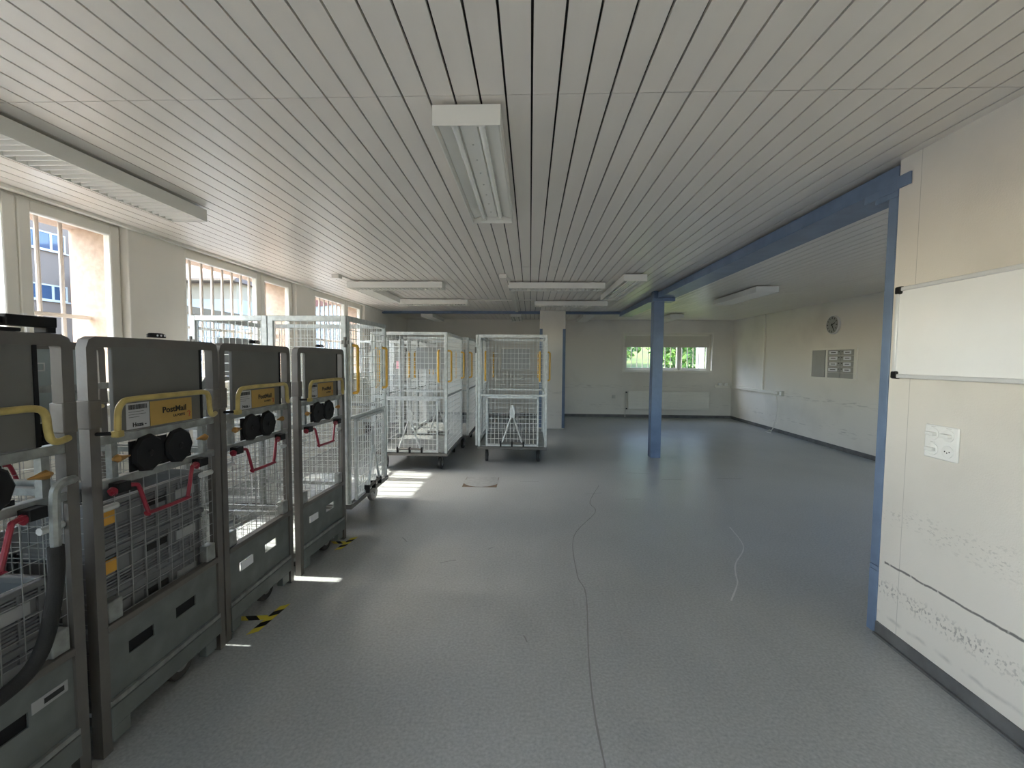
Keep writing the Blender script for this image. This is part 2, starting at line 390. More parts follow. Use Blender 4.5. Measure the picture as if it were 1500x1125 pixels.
def frame_ring(mb, y0, y1, z0, z1, w, xa, xb):
    mb.box(xa, xb, y0, y0+w, z0, z1); mb.box(xa, xb, y1-w, y1, z0, z1)
    mb.box(xa, xb, y0+w, y1-w, z0, z0+w); mb.box(xa, xb, y0+w, y1-w, z1-w, z1)
for i, (a, b) in enumerate(WIN):
    r = struct_root('window_%d' % (i+1)); r['label'] = 'white two-sash window with security bars outside'
    ms = a+1.245
    f = MB(); frame_ring(f, a+.003, b-.003, SILL, H-.004, .032, -3.275, -3.205); f.box(-3.275, -3.205, ms-.02, ms+.02, SILL+.03, H-.03)
    obj('window_frame', f, 'white_paint', r, .004)
    for (p, q) in ((a+.02, ms-.005), (ms+.005, b-.02)):
        s_ = MB(); frame_ring(s_, p, q, SILL+.018, H-.02, .072, -3.25, -3.192)
        sash = obj('sash', s_, 'white_paint', r, .006)
        obj('pane', MB().box(-3.228, -3.222, p+.068, q-.068, SILL+.088, H-.088), 'pane_glass', sash)
        obj('gasket', (lambda g: (frame_ring(g, p+.066, q-.066, SILL+.086, H-.086, .008, -3.24, -3.2), g)[1])(MB()), 'lamp_white', sash)
    obj('window_handle', MB().box(-3.19, -3.165, ms-.012, ms+.012, 1.62, 1.70).box(-3.172, -3.155, ms-.01, ms+.01, 1.55, 1.69), 'aluminium', r, .003)
    obj('window_sill', MB().box(-3.20, -3.06, a+.002, b-.002, SILL-.03, SILL), 'white_paint', r, .006)
    nb = 11
    for k in range(nb):
        y = a+.13+.16*k
        obj('bar', lambda: MB().tube([(0,0,SILL+.05),(0,0,H-.03)], .0145, 8), 'bar_paint', r, loc=(-3.44, y, 0), key='winbar')
    for z in (SILL+.10, 1.73): obj('crossbar', MB().box(-3.455, -3.425, a+.035, b-.035, z-.014, z+.014), 'bar_paint', r)
    portal((-3.30, (a+b)/2, (SILL+H)/2), H-SILL, b-a, (1, 0, 0))

# radiators under the window wall
def radiator(name, label, loc, rz, L, z0, z1, group=None):
    r = thing(name, label, 'radiator', loc, rz, group); d = .08
    b = MB().box(0, L, -.055, 0, z0+.012, z1-.012)
    obj('panel', b, 'white_paint', r, .006)
    k = int((z1-z0)/.06)
    for i in range(k):
        z = z0+.03+(z1-z0-.06)*(i+.5)/k
        obj('rib', lambda: MB().box(.01, L-.01, -.063, -.055, -.022, .022), 'white_paint', r, .003, loc=(0, 0, z), key='rib%s%.2f' % (name, L))
    obj('top_grille', MB().box(0, L, -.06, .0, z1-.012, z1), 'white_paint', r, .002)
    obj('bracket', MB().box(.15, .19, 0, .045, z0+.1, z1-.1), 'white_paint', r); obj('bracket', MB().box(L-.19, L-.15, 0, .045, z0+.1, z1-.1), 'white_paint', r)
    obj('pipe', MB().tube([(-.06, .02, 0), (-.06, .02, z1-.04), (-.04, -.02, z1-.03), (.0, -.03, z1-.03)], .009), 'plastic_grey', r)
    obj('valve', MB().tube([(-.05, -.02, z1-.03), (-.05, -.075, z1-.03)], .018, 10).tube([(-.05,-.02,z0+.03),(-.02,-.03,z0+.03)], .014, 8), 'black_plastic', r)
    return r
radiator('radiator', 'white panel radiator under the nearest big window, behind the carts', (-3.09, 1.65, 0), PI/2, 1.6, .55, 1.0)
radiator('radiator', 'white panel radiator under the middle window behind the tall cage', (-3.09, 4.2, 0), PI/2, 1.6, .55, 1.0)

# near right wall, far right wall, far wall, back wall
struct('wall_right', MB().box(XR, 2.02, YB, 2.378, 0, H+.016), 'wall_near', label='scuffed off-white wall beside the opening')
struct('baseboard_right', MB().box(XR-.010, XR-.0005, YB, 2.372, 0, .069).box(XR-.022, XR-.010, YB, 2.372, 0, .012), 'baseboard_grey')
struct('wall_far_right', MB().box(XF, XF+.2, 1.8, YF+.3, 0, H+.016), 'wall_plaster', label='off-white wall with clock and key cabinet')
struct('baseboard_far_right', MB().box(XF-.012, XF-.0005, 2.001, YF-.013, 0, .07), 'baseboard_grey')
FW = (2.35, 4.535, 1.16, 2.105)
struct('wall_far', MB().box(XL, FW[0], YF, YF+.3, 0, H+.016).box(FW[1], XF, YF, YF+.3, 0, H+.016).box(FW[0], FW[1], YF, YF+.3, 0, FW[2]).box(FW[0], FW[1], YF, YF+.3, FW[3], H+.016), 'wall_plaster', label='off-white end wall with low window')
struct('baseboard_far', MB().box(XL, XF-.0005, YF-.012, YF-.0005, 0, .07), 'baseboard_grey')
def wall_with_hole(name, label, xa, xb, ya, yb, hole):
    p, q, z0, z1 = hole
    m_ = MB().box(xa, p, ya, yb, 0, H+.016).box(q, xb, ya, yb, 0, H+.016).box(p, q, ya, yb, z1, H+.016)
    if z0 > 0: m_.box(p, q, ya, yb, 0, z0)
    struct(name, m_, 'wall_plaster', label=label); portal(((p+q)/2, ya-.01, (z0+z1)/2), q-p, z1-z0, (0, 1, 0))
def plain_window(name, label, hole, y):
    r = struct_root(name); r['label'] = label; p, q, z0, z1 = hole; f = MB()
    for (xa, xb, za, zb) in ((p+.002, p+.06, z0+.002, z1-.002), (q-.06, q-.002, z0+.002, z1-.002), (p+.06, q-.06, z0+.002, z0+.06), (p+.06, q-.06, z1-.06, z1-.002), ((p+q)/2-.04, (p+q)/2+.04, z0+.06, z1-.06)): f.box(xa, xb, y, y+.06, za, zb)
    obj('window_frame', f, 'white_paint', r, .004)
    for (xa, xb) in ((p+.06, (p+q)/2-.04), ((p+q)/2+.04, q-.06)): obj('pane', MB().box(xa, xb, y+.027, y+.033, z0+.06, z1-.06), 'pane_glass', r)
HB = (-3.0, -.9, .05, 2.30); HR = (2.9, 4.5, 1.0, 2.25)
wall_with_hole('wall_back', 'off-white wall behind the viewer', -3.5, 2.02, YB-.2, YB, HB); plain_window('window_7', 'added glazed door, unseen behind the viewer', HB, YB-.13)  # glazed door added out of view to light surfaces that face the camera
wall_with_hole('wall_bay_added', 'added end wall of the right bay, unseen behind the near wall', 2.0205, XF-.0005, 1.8, 2.0, HR); plain_window('window_8', 'added wide window at the unseen end of the right bay', HR, 1.87)  # bay end wall and its window are added out of view to brighten the bay

# far window
r = struct_root('window_6'); r['label'] = 'low wide window with half-lowered blind in the end wall'
f = MB(); x0, x1, z0, z1 = FW
def ring_y(mb, xa, xb, za, zb, w, ya, yb):
    mb.box(xa, xa+w, ya, yb, za, zb); mb.box(xb-w, xb, ya, yb, za, zb); mb.box(xa+w, xb-w, ya, yb, za, za+w); mb.box(xa+w, xb-w, ya, yb, zb-w, zb); return mb
obj('window_frame', ring_y(f, x0+.002, x1-.002, z0+.002, z1-.002, .05, YF+.10, YF+.17), 'white_paint', r, .004)
for (p, q) in ((2.40, 3.76), (3.765, 4.485)):
    s_ = obj('sash', ring_y(MB(), p, q, 1.205, 1.99, .05, YF+.095, YF+.15), 'white_paint', r, .004)
    obj('pane', MB().box(p+.05, q-.05, YF+.12, YF+.126, 1.255, 1.94), 'pane_glass', s_)
obj('blind', MB().box(x0+.055, x1-.055, YF+.062, YF+.09, 1.772, z1-.05), 'blind', r, .003)
obj('window_sill', MB().box(x0-.02, x1+.02, YF-.04, YF+.10, z0-.028, z0+.004), 'white_paint', r, .004)
obj('casing', ring_y(MB(), x0-.035, x1+.035, z0-.0, z1+.035, .035, YF-.012, YF-.0005), 'white_paint', r, .003)
for k in range(15):
    obj('bar', lambda: MB().tube([(0,0,z0+.02),(0,0,z1-.02)], .011, 8), 'bar_paint', r, loc=(2.46+k*.142, YF+.26, 0), key='winbar2')
portal(((x0+x1)/2, YF+.31, (z0+z1)/2), x1-x0, z1-z0, (0, -1, 0))

# pillar with blue corner guards
struct('trim_3', MB().box(.20, .725, 9.285, 9.62, 0, H), 'wall_plaster', bevel=.008, label='square plastered pillar')
for (xa, side) in ((.20, 1), (.725, -1)):
    g = tag(obj('corner_guard', MB().box(min(xa-.004*side, xa+.055*side), max(xa-.004*side, xa+.055*side), 9.279, 9.284, .02, 2.07).box(min(xa-.004*side, xa-.0005*side), max(xa-.004*side, xa-.0005*side), 9.279, 9.34, .02, 2.07), 'blue_paint'),
            'blue steel corner guard on the %s edge of the pillar' % ('window-side' if side == 1 else 'right-hand'), 'corner guard', 'pillar corner guards')

# blue steelwork
b1 = thing('steel_beam', 'long blue steel beam running under the ceiling along the opening', 'beam', (0, 0, 0))
obj('web', MB().box(1.955, 1.985, 2.385, 9.44, 2.352, H-.013), 'blue_paint', b1)
obj('bottom_flange', MB().box(1.845, 2.10, 2.385, 9.44, 2.341, 2.351), 'blue_paint', b1, .002)
obj('side_cladding', MB().box(1.849, 1.858, 2.385, 9.44, 2.3512, 2.426).box(2.086, 2.095, 2.385, 9.44, 2.3512, 2.426), 'blue_paint', b1)
obj('top_flange', MB().box(1.90, 2.05, 2.385, 9.44, H-.012, H-.0008), 'blue_paint', b1)
b2 = thing('steel_beam', 'shallow blue steel beam crossing the ceiling in front of the pillar', 'beam', (0, 0, 0))
obj('web', MB().box(XL, 1.89, 9.44, 9.47, 2.40, H-.001), 'blue_paint', b2)
obj('bottom_flange', MB().box(XL, 1.89, 9.42, 9.52, 2.392, 2.402), 'blue_paint', b2)
col = thing('steel_column', 'free-standing blue steel column in the middle of the grey floor', 'column', (1.865, 6.698, 0))
obj('front_flange', MB().box(-.074, .074, -.074, -.064, 0, 2.292), 'blue_paint', col, .002)
obj('back_flange', MB().box(-.074, .074, .064, .074, 0, 2.292), 'blue_paint', col, .002)
obj('side_plate', MB().box(-.070, -.062, -.064, .064, 0, 2.292), 'blue_paint', col); obj('side_plate', MB().box(.062, .070, -.064, .064, 0, 2.292), 'blue_paint', col)
obj('cap_plate', MB().box(-.10, .22, -.10, .10, 2.292, 2.3405), 'blue_paint', col, .003)
obj('head_block', MB().box(-.076, -.020, -.074, .074, 2.3408, H-.001), 'blue_paint', col, .002)
post = thing('steel_post', 'blue steel post closing the end of the near right wall', 'post', (1.915, 2.407, 0))
obj('shaft', MB().box(-.072, .07, -.028, .028, .36, 2.27), 'blue_paint', post, .003)
obj('foot', MB().box(-.073, .07, -.028, .028, .335, .358).box(-.073, .07, -.0285, .0285, 0, .333), 'blue_paint', post, .002)
obj('cap_plate', MB().box(-.072, .10, -.028, .20, 2.30, 2.3405).box(-.078, -.067, -.105, -.0285, 2.305, 2.365), 'blue_paint', post, .002)
obj('lower_cap_plate', MB().box(-.072, .09, -.028, .12, 2.271, 2.2995), 'blue_paint', post, .002)

# ------------------------------------------------------------------ luminaires (all switched off)
def luminaire(label, x0, x1, y0, y1, along='y', kind='louvre', zb=2.35, fine=False):
    L = (y1-y0) if along == 'y' else (x1-x0); W = (x1-x0) if along == 'y' else (y1-y0); hh = .078
    t = thing('ceiling_luminaire', label, 'ceiling light', ((x0+x1)/2, (y0+y1)/2, zb), 0 if along == 'y' else PI/2, 'unlit fluorescent ceiling lights')
    w, l = W/2, L/2
    obj('housing', MB().box(-w+.003, w-.003, -l+.004, l-.004, hh-.014, hh), 'lamp_white', t)
    for s in (-1, 1):
        obj('side_panel', MB().prism([(s*w, 0), (s*(w-.006), 0), (s*(w-.012), hh-.014), (s*w, hh)], -l+.004, l-.004, 'y'), 'lamp_white', t)
        obj('end_cap', MB().box(-w, w, min(s*l, s*(l-.004)), max(s*l, s*(l-.004)), -.001, hh+.001), 'lamp_white', t, .001)
        obj('spacer', MB().box(-.05, .05, s*l*.75-.03, s*l*.75+.03, hh, H-zb), 'lamp_white', t)
    if kind == 'open':
        obj('spine', MB().box(-.035, .035, -l+.01, l-.04, hh-.05, hh-.014), 'lamp_inner', t, .003)
        for k in range(7): obj('screw', lambda: MB().tube([(0,0,-.002),(0,0,.004)], .004, 8), 'plastic_grey', t, loc=(0, -l+.22+k*.15, hh-.051), key='lscrew')
        for s in (-1, 1):
            obj('reflector', MB().prism([(s*.036, hh-.020), (s*(w-.012), .030), (s*(w-.012), .034), (s*.036, hh-.016)], -l+.01, l-.01, 'y'), 'lamp_inner', t)
            tb = obj('fluorescent_tube', MB().tube([(s*.055, -l+.03, .026), (s*.055, l-.06, .026)], .013, 12), 'lamp_tube', t)
            obj('lamp_holder', MB().box(s*.055-.016, s*.055+.016, l-.062, l-.045, .008, hh-.014).box(s*.055-.016, s*.055+.016, -l+.015, -l+.03, .008, hh-.014), 'lamp_white', tb)
    else:
        for s in (-1, 1): obj('fluorescent_tube', MB().tube([(s*.05, -l+.03, .052), (s*.05, l-.03, .052)], .012, 8), 'lamp_tube', t)
        n = int(L/.05)
        if fine:
            for k in range(n):
                y = -l+.025+(L-.05)*k/(n-1)
                obj('louvre_blade', lambda: MB().prism([(-.004, .034), (.004, .034), (.013, .002), (.005, .002)], -w+.008, w-.008, 'x'), 'lamp_white', t, loc=(0, y, 0), key='blade%.3f' % W)
        else:
            g = MB()
            for k in range(n):
                y = -l+.025+(L-.05)*k/(n-1); g.prism([(y-.003, .034), (y+.003, .034), (y+.006, .002), (y, .002)], -w+.008, w-.008, 'x')
            obj('louvre', g, 'lamp_white', t)
    return t
luminaire('open twin-tube light on the ceiling directly ahead of the viewer', -.395, -.125, 1.80, 3.07, kind='open')
luminaire('long louvred light running along the near windows at upper left', -2.44, -2.20, 1.48, 3.01, fine=True)
luminaire('louvred light crossing the ceiling left of centre, nearest side of the left square', -2.38, -1.14, 5.78, 6.02, 'x')
luminaire('louvred light along the window side of the left square of lights', -2.37, -2.14, 6.06, 7.32)
luminaire('louvred light crossing the ceiling at the far side of the left square', -2.20, -1.05, 7.48, 7.72, 'x')
luminaire('light crossing the ceiling right of centre, nearest side of the right square', -.285, .955, 5.83, 6.07, 'x')
luminaire('light crossing the ceiling in front of the pillar, far side of the right square', .07, 1.30, 7.66, 7.90, 'x')
luminaire('open light beside the blue beam at the right side of the right square', 1.075, 1.345, 5.28, 6.98, kind='open')
luminaire('light in the right bay, nearer one hanging before the key cabinet', 2.985, 3.285, 6.12, 7.48)
luminaire('light in the right bay, further one hanging half behind the column', 2.98, 3.27, 9.75, 11.1)
luminaire('light beyond the cross beam near the window wall', -2.37, -2.12, 9.68, 11.0)
luminaire('light beyond the cross beam at the middle, left of the pillar', -.43, -.20, 9.66, 11.0, kind='open')
luminaire('light beyond the cross beam right of the pillar', 1.12, 1.36, 9.68, 11.0)
for (x, y, lab) in ((-2.35, 5.40, 'small white ceiling box beside the left square of lights'), (-.33, 5.40, 'small white ceiling box beside the right square of lights')):
    t = thing('ceiling_box', lab, 'junction box', (x, y, 0))
    obj('case', MB().box(-.045, .045, -.05, .05, H-.05, H-.0005), 'white_paint', t, .004)
    obj('cable', MB().tube([(.04, .05, H-.012), (.06, .25, H-.012), (.06, .46, H-.012)], .008), 'white_paint', t)
tag(obj('cable_duct', MB().box(-.31, -.25, 6.12, 9.3, H-.03, H-.0005), 'white_paint', bevel=.003), 'white cable duct running along the ceiling to the cross beam', 'cable duct')
tag(obj('conduit', MB().tube([(-1.04, 7.6, H-.012), (.07, 7.6, H-.012)], .011), 'white_paint'), 'thin white conduit linking the two far crosswise lights', 'conduit')

# ------------------------------------------------------------------ things on the right-hand walls
wb = thing('whiteboard', 'wide whiteboard with aluminium frame on the near right wall', 'whiteboard', (XR, 1.735, 1.36))
obj('panel', MB().box(-.018, -.001, -.592, .592, .010, .430), 'board_white', wb)
for (a, b, z0, z1) in ((-.6, .6, .425, .445), (-.6, .6, -.004, .016), (-.6, -.582, .016, .425), (.582, .6, .016, .425)):
    obj('frame_rail', MB().box(-.026, -.001, a, b, z0, z1), 'aluminium', wb, .004)
for (y, z) in ((.585, .43), (.585, .011), (-.585, .43), (-.585, .011)):
    obj('corner_cap', MB().box(-.030, -.0005, y-.019, y+.019, z-.019, z+.019), 'black_plastic', wb, .008)
sw = thing('switch_panel', 'white four-gang plate with three rotary switches and one socket', 'switch', (XR, 2.06, 1.0))
obj('plate', MB().box(-.011, -.0005, -.082, .082, -.0, .152), 'switch_white', sw, .005)
for (y, z, sock) in ((.037, .112, 0), (-.037, .112, 0), (.037, .042, 0), (-.037, .042, 1)):
    d = obj('socket_insert' if sock else 'rotary_switch', MB().lathe([(-.011, .027), (-.0135, .027), (-.0145, .025)], (0, y, z), 'x', 28), 'switch_white', sw)
    if sock: obj('socket_holes', MB().lathe([(-.0148, .003), (-.0145, .003)], (0, y+.011, z), 'x', 8).lathe([(-.0148, .003), (-.0145, .003)], (0, y-.011, z), 'x', 8).lathe([(-.0148, .003), (-.0145, .003)], (0, y, z-.005), 'x', 8), 'ink', d)
    else:
        obj('knob', MB().box(-.034, -.0145, y-.020, y+.020, z-.008, z+.008), 'switch_white', d, .003)
        obj('label_strip', MB().box(-.0115, -.0112, y-.012, y+.012, z+.031, z+.033), 'plastic_grey', d)
ck = thing('wall_clock', 'round wall clock with grey dial high on the far right wall', 'clock', (XF, 7.67, 2.05))
obj('case', MB().lathe([(-.001, .155), (-.035, .155), (-.04, .15)], (0,0,0), 'x', 40), 'aluminium', ck)
obj('dial', MB().lathe([(-.040, .143), (-.042, .143)], (0,0,0), 'x', 40), 'clock_face', ck)
for k in range(12):
    a = 2*PI*k/12; c_, s_ = math.cos(a), math.sin(a); w = .007 if k % 3 == 0 else .005
    p = [(s_*r_-c_*e*-1*0+e*c_, c_*r_-e*s_) for (r_, e) in ((.128, w), (.128, -w), (.098, -w), (.098, w))]
    obj('hour_mark', MB().prism(p, -.0436, -.042, 'x'), 'ink', ck)
def hand(name, ang, l, w):          # clockwise from 12 as seen from the room (viewer looks +x, right is -y)
    a = math.radians(ang); dy, dz = -math.sin(a), math.cos(a); ny, nz = dz, -dy
    obj(name, MB().prism([(-dy*.02+ny*w, -dz*.02+nz*w), (-dy*.02-ny*w, -dz*.02-nz*w), (dy*l-ny*w*.6, dz*l-nz*w*.6), (dy*l+ny*w*.6, dz*l+nz*w*.6)], -.047, -.045, 'x'), 'ink', ck)
hand('hour_hand', 68, .08, .010); hand('minute_hand', 150, .115, .008)
kc = thing('key_cabinet', 'flush wall cabinet with pigeonholes and paper labels under the clock', 'cabinet', (XF, 7.66, 1.145))
fr = MB()
for (a, b, z0, z1) in ((-.565, .565, 0, .03), (-.565, .565, .49, .52), (-.565, -.50, .03, .49), (.535, .565, .03, .49), (.115, .165, .03, .49)): fr.box(-.022, -.0005, a, b, z0, z1)
obj('frame', fr, 'white_paint', kc, .003)
obj('door', MB().box(-.012, -.0005, .195, .535, .03, .49), 'cabinet_grey', kc, .002)
obj('door_gap', MB().box(-.004, -.0005, .165, .195, .03, .49), 'dark_gap', kc)
for c_ in range(2):
    for r_ in range(5):
        y1 = .115-c_*.31; y0 = y1-.30; z1 = .49-r_*.094; z0 = max(.03, z1-.090)
        fl = obj('compartment_flap', MB().box(-.014, -.0005, y0, y1, z0, z1), 'cabinet_grey', kc, .002)
        if r_ < 4:
            w_ = (.20, .20, .18, .22)[r_] if c_ == 0 else .17; m_ = y0+.17 if c_ == 0 else y0+.15
            obj('name_label', MB().box(-.0155, -.0142, m_-w_/2, m_+w_/2, z0+.018, z1-.018), 'paper', fl)
            obj('name_print', MB().box(-.0160, -.0156, m_-w_*.3, m_+w_*.3, (z0+z1)/2-.006, (z0+z1)/2+.006), 'ink', fl)
            obj('lock', MB().lathe([(-.02, .008), (-.014, .008)], (0, y0+.03 if c_ == 0 else y1-.03, (z0+z1)/2+.012), 'x', 10), 'ink', fl)
tr = thing('cable_trunking', 'white cable trunking around the far right corner at desk height', 'cable trunking', (0, 0, 0))
obj('side_run', MB().box(XF-.055, XF-.0005, 9.20, YF-.001, .77, .83), 'white_paint', tr, .004)
obj('end_run', MB().box(4.62, XF-.056, YF-.05, YF-.0005, .77, .83), 'white_paint', tr, .004)
obj('socket', MB().box(4.70, 4.78, YF-.045, YF-.001, .831, .89), 'switch_white', tr, .004); obj('socket', MB().box(4.85, 4.93, YF-.045, YF-.001, .831, .89), 'switch_white', tr, .004)
obj('riser', MB().box(XF-.035, XF-.0005, 9.825, 9.87, .8305, H-.001), 'white_paint', tr, .003)
bx = thing('junction_box', 'small grey socket box at the end of the white trunking', 'socket', (XF, 9.10, .75))
obj('case', MB().box(-.05, -.0005, -.045, .045, 0, .10), 'plastic_grey', bx, .005); obj('cover', MB().box(-.056, -.0505, -.035, .035, .012, .088), 'switch_white', bx, .002)
cord = thing('hanging_cable', 'loose white cable hanging from trunking to the floor', 'cable', (XF, 9.22, 0))
obj('cord', MB().tube(spline([(-.062, 0, .76), (-.03, .01, .5), (-.035, .03, .25), (-.05, .05, .12), (-.08, .10, .03), (-.14, .12, .008), (-.22, .05, .007), (-.20, -.12, .007)]), .006, 6), 'white_paint', cord)
obj('cord', MB().tube(spline([(-.062, -.015, .76), (-.028, -.02, .5), (-.03, -.03, .28), (-.06, -.05, .16), (-.05, .02, .22), (-.07, .06, .10), (-.10, .06, .012), (-.16, -.02, .007)]), .005, 6), 'white_paint', cord)
obj('plug', MB().tube([(-.10, .05, .02), (-.13, .10, .03)], .016, 8), 'plastic_grey', cord)
sk = thing('wall_socket', 'single grey wall socket left of the far radiator', 'socket', (2.12, YF, .48))
obj('plate', MB().box(-.04, .04, -.03, -.0005, 0, .085), 'plastic_grey', sk, .006); obj('insert', MB().lathe([(-.034, .028), (-.03, .028)], (0, 0, .042), 'y', 18), 'plastic_grey', sk)
radiator('radiator', 'long white panel radiator under the low end-wall window', (2.47, YF-.047, 0), 0, 2.0, .195, .67)

# ------------------------------------------------------------------ casters, shared by both kinds of trolley
def caster(parent, x, y, R, top, key, wheel='rubber', rz=0, brake=False):
    t = bpy.data.objects.new('caster', None); C.objects.link(t); t.parent = parent; t.location = (x, y, 0); t.rotation_euler = (0, 0, rz)
    def fork():
        g = MB().box(-.034, .034, -.045, .045, top-.008, top)
        g.lathe([(top-.03, .022), (top-.008, .028)], (0, 0, 0), 'z', 14)
        for s in (-1, 1):
            g.prism([(-.03, top-.03), (.03, top-.03), (.045, R+.01), (.04, R-.012), (.025, R-.012)], s*.026-.002, s*.026+.002, 'x')
        return g
    obj('fork', fork, 'steel_worn', t, key=key+'f')
    obj('wheel', lambda: MB().lathe([(-.021, R*.55), (-.021, R*.93), (-.015, R), (.015, R), (.021, R*.93), (.021, R*.55)], (0, .03, R), 'x', 24), wheel, t, key=key+'w'+wheel)
    obj('hub', lambda: MB().lathe([(-.0235, R*.25), (-.0225, R*.52), (.0225, R*.52), (.0235, R*.25)], (0, .03, R), 'x', 18), 'galvanised', t, key=key+'h')
    if brake: obj('brake_pedal', lambda: MB().tube([(-.03, -.03, R*.9), (-.03, -.10, R*.75), (.03, -.10, R*.75), (.03, -.03, R*.9)], .005, 6), 'galvanised_bright', t, key=key+'b')
    return t

# ------------------------------------------------------------------ panel cart (front row)
PW, PD, PH = .64, .70, 1.503
def grid(mb, x0, x1, z0, z1, y, dx, dz, r=.002, axis='y'):
    def P(a, z): return (a, y, z) if axis == 'y' else (y, a, z)
    nx = max(1, round((x1-x0)/dx)); nz = max(1, round((z1-z0)/dz))
    for i in range(nx+1):
        a = x0+(x1-x0)*i/nx; mb.wire(P(a, z0), P(a, z1), r)
    for k in range(nz+1):
        z = z0+(z1-z0)*k/nz
        q = y+.0035; A = (x0, q, z) if axis == 'y' else (q, x0, z); B = (x1, q, z) if axis == 'y' else (q, x1, z)
        mb.wire(A, B, r)
    return mb
TXT = {}
def flat_text(name, s, key, m, parent, loc, size, width, bold=0):
    if key not in TXT:
        me = text_mesh(s, size, width, bold); me.materials.clear(); me.materials.append(M[m]); TXT[key] = me
    o = bpy.data.objects.new(name, TXT[key]); C.objects.link(o); o.parent = parent; o.location = loc; return o
def panel_cart(label, loc, rz, front='mail', latch=False, slots=(0, 0), rear_variant=False):
    t = thing('mail_cart', label, 'cart', loc, rz, 'grey panel mail carts')
    w = PW/2; p = .019
    def post_front():
        return MB().tube(spline([(-w+p, p, .0), (-w+p, p, .7), (-w+p, p, PH-.045)], 1) + [(-w+p+.006, p, PH-.026), (-w+p+.020, p, PH-.0195), (0, p, PH-.019), (w-p-.020, p, PH-.0195), (w-p-.006, p, PH-.026), (w-p, p, PH-.045), (w-p, p, .0)], .0265, 4)
    obj('front_frame', post_front, 'steel_worn', t, key='P_ff')
    obj('rear_frame', lambda: MB().tube([(-w+p, PD-p, .10), (-w+p, PD-p, PH-.24), (-w+p+.02, PD-p, PH-.22), (w-p-.02, PD-p, PH-.22), (w-p, PD-p, PH-.24), (w-p, PD-p, .10)], .022, 4), 'galvanised', t, key='P_rf')
    obj('upper_rail', lambda: MB().box(-w+.036, w-.036, .002, .036, 1.118, 1.150), 'galvanised', t, .003, key='P_r1')
    obj('lower_rail', lambda: MB().box(-w+.036, w-.036, .002, .036, .962, .992), 'galvanised', t, .003, key='P_r2')
    for s in (-1, 1):
        obj('side_rail', lambda: MB().box(-.012, .012, .036, PD-.036, -.012, .012), 'galvanised', t, loc=(s*(w-p), 0, .985), key='P_sr')
        obj('side_rail', lambda: MB().box(-.012, .012, .036, PD-.036, -.012, .012), 'galvanised', t, loc=(s*(w-p), 0, .445), key='P_sr')
        obj('side_mesh', lambda: grid(MB(), .04, PD-.04, .20, .975, 0, .065, .055, .0015, 'x'), 'wire', t, loc=(s*(w-p), 0, 0), key='P_sm')
        obj('post_sleeve', lambda: MB().box(-.023, .023, -.005, .043, 1.182, 1.282), 'steel_worn', t, .004, loc=(s*(w-p-.002), 0, 0), key='P_sl')
        obj('divider_bar', lambda: MB().box(-.012, .012, .006, .03, .992, 1.118), 'galvanised', t, loc=(s*.225, 0, 0), key='P_db')
        obj('stub_pin', lambda: MB().tube([(-.035, .02, .885), (.035, .02, .885)], .012, 8), 'galvanised_bright', t, loc=(s*(w-.075), 0, 0), key='P_sp')
        obj('corner_latch', lambda: MB().box(-.028, .028, .004, .042, .468, .545), 'galvanised', t, .004, loc=(s*(w-.075), 0, 0), key='P_cl')
        nut = obj('wing_nut', lambda: MB().lathe([(-.03, .006), (-.012, .016), (0, .013), (.02, .007), (.04, .002)], (0, -.004, 1.062), 'x', 8), 'brass', t, loc=(s*.212, 0, 0), key='P_wn')
        nut.rotation_euler = (0, 0, PI if s > 0 else 0)
    obj('front_mesh', lambda: grid(MB(), -w+.038, w-.038, .47, .96, .019, .063, .055, .0015), 'wire', t, key='P_fm')
    obj('rear_mesh', lambda: grid(MB(), -w+.038, w-.038, .20, .98, PD-p, .063, .055, .0015), 'wire', t, key='P_rm')
    # grey board
    zt = 1.474; zb = 1.152
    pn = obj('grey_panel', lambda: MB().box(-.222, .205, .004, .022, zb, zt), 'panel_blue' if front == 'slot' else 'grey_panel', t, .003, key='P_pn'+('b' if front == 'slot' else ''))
    obj('panel_edge', lambda: MB().box(.200, .212, .0, .030, zb, zt-.008), 'black_plastic', pn, key='P_pe')
    if front == 'mail':
        lb = obj('yellow_label', lambda: MB().box(-.070, .148, .0028, .0038, 1.158, 1.255), 'label_yellow', pn, key='P_yl')
        flat_text('lettering', 'PostMail', 'pm', 'ink', lb, (-.01, .0022, 1.203), .034, .125, .0008)
        flat_text('lettering', 'LA POSTE', 'lp', 'ink', lb, (.045, .0022, 1.181), .014, .062, .0005)
        obj('emblem', lambda: MB().tube([(.120, .0024, 1.192), (.130, .0024, 1.197), (.137, .0024, 1.190), (.131, .0024, 1.183), (.136, .0024, 1.176), (.126, .0024, 1.173)], .0016, 4), 'ink_red', lb, key='P_em')
        ps = obj('paper_slip', lambda: MB().box(-.176, -.074, .0028, .0038, 1.158, 1.256), 'paper_dull', pn, key='P_ps')
        def bars():
            g = MB(); rnd = random.Random(3); x = -.166
            while x < -.086:
                d = rnd.choice((.0012, .002, .003)); g.box(x, x+d, .0022, .0027, 1.232, 1.250); x += d+rnd.choice((.0012, .002))
            return g
        obj('barcode', bars, 'ink', ps, key='P_bc')
        obj('print_lines', lambda: MB().box(-.166, -.10, .0024, .0027, 1.222, 1.2235).box(-.166, -.09, .0024, .0027, 1.212, 1.2135).box(-.166, -.12, .0024, .0027, 1.202, 1.2035), 'ink', ps, key='P_pl')
        flat_text('lettering', 'Hoza -', 'hz', 'ink', ps, (-.150, .0022, 1.166), .022, .060, .0007)
    elif front == 'notice':
        f1 = MB()
        for (a, b, z0, z1) in ((-.16, .115, 1.455, 1.46), (-.16, .115, 1.405, 1.41), (-.16, -.155, 1.41, 1.455), (.11, .115, 1.41, 1.455)): f1.box(a, b, -.003, .004, z0, z1)
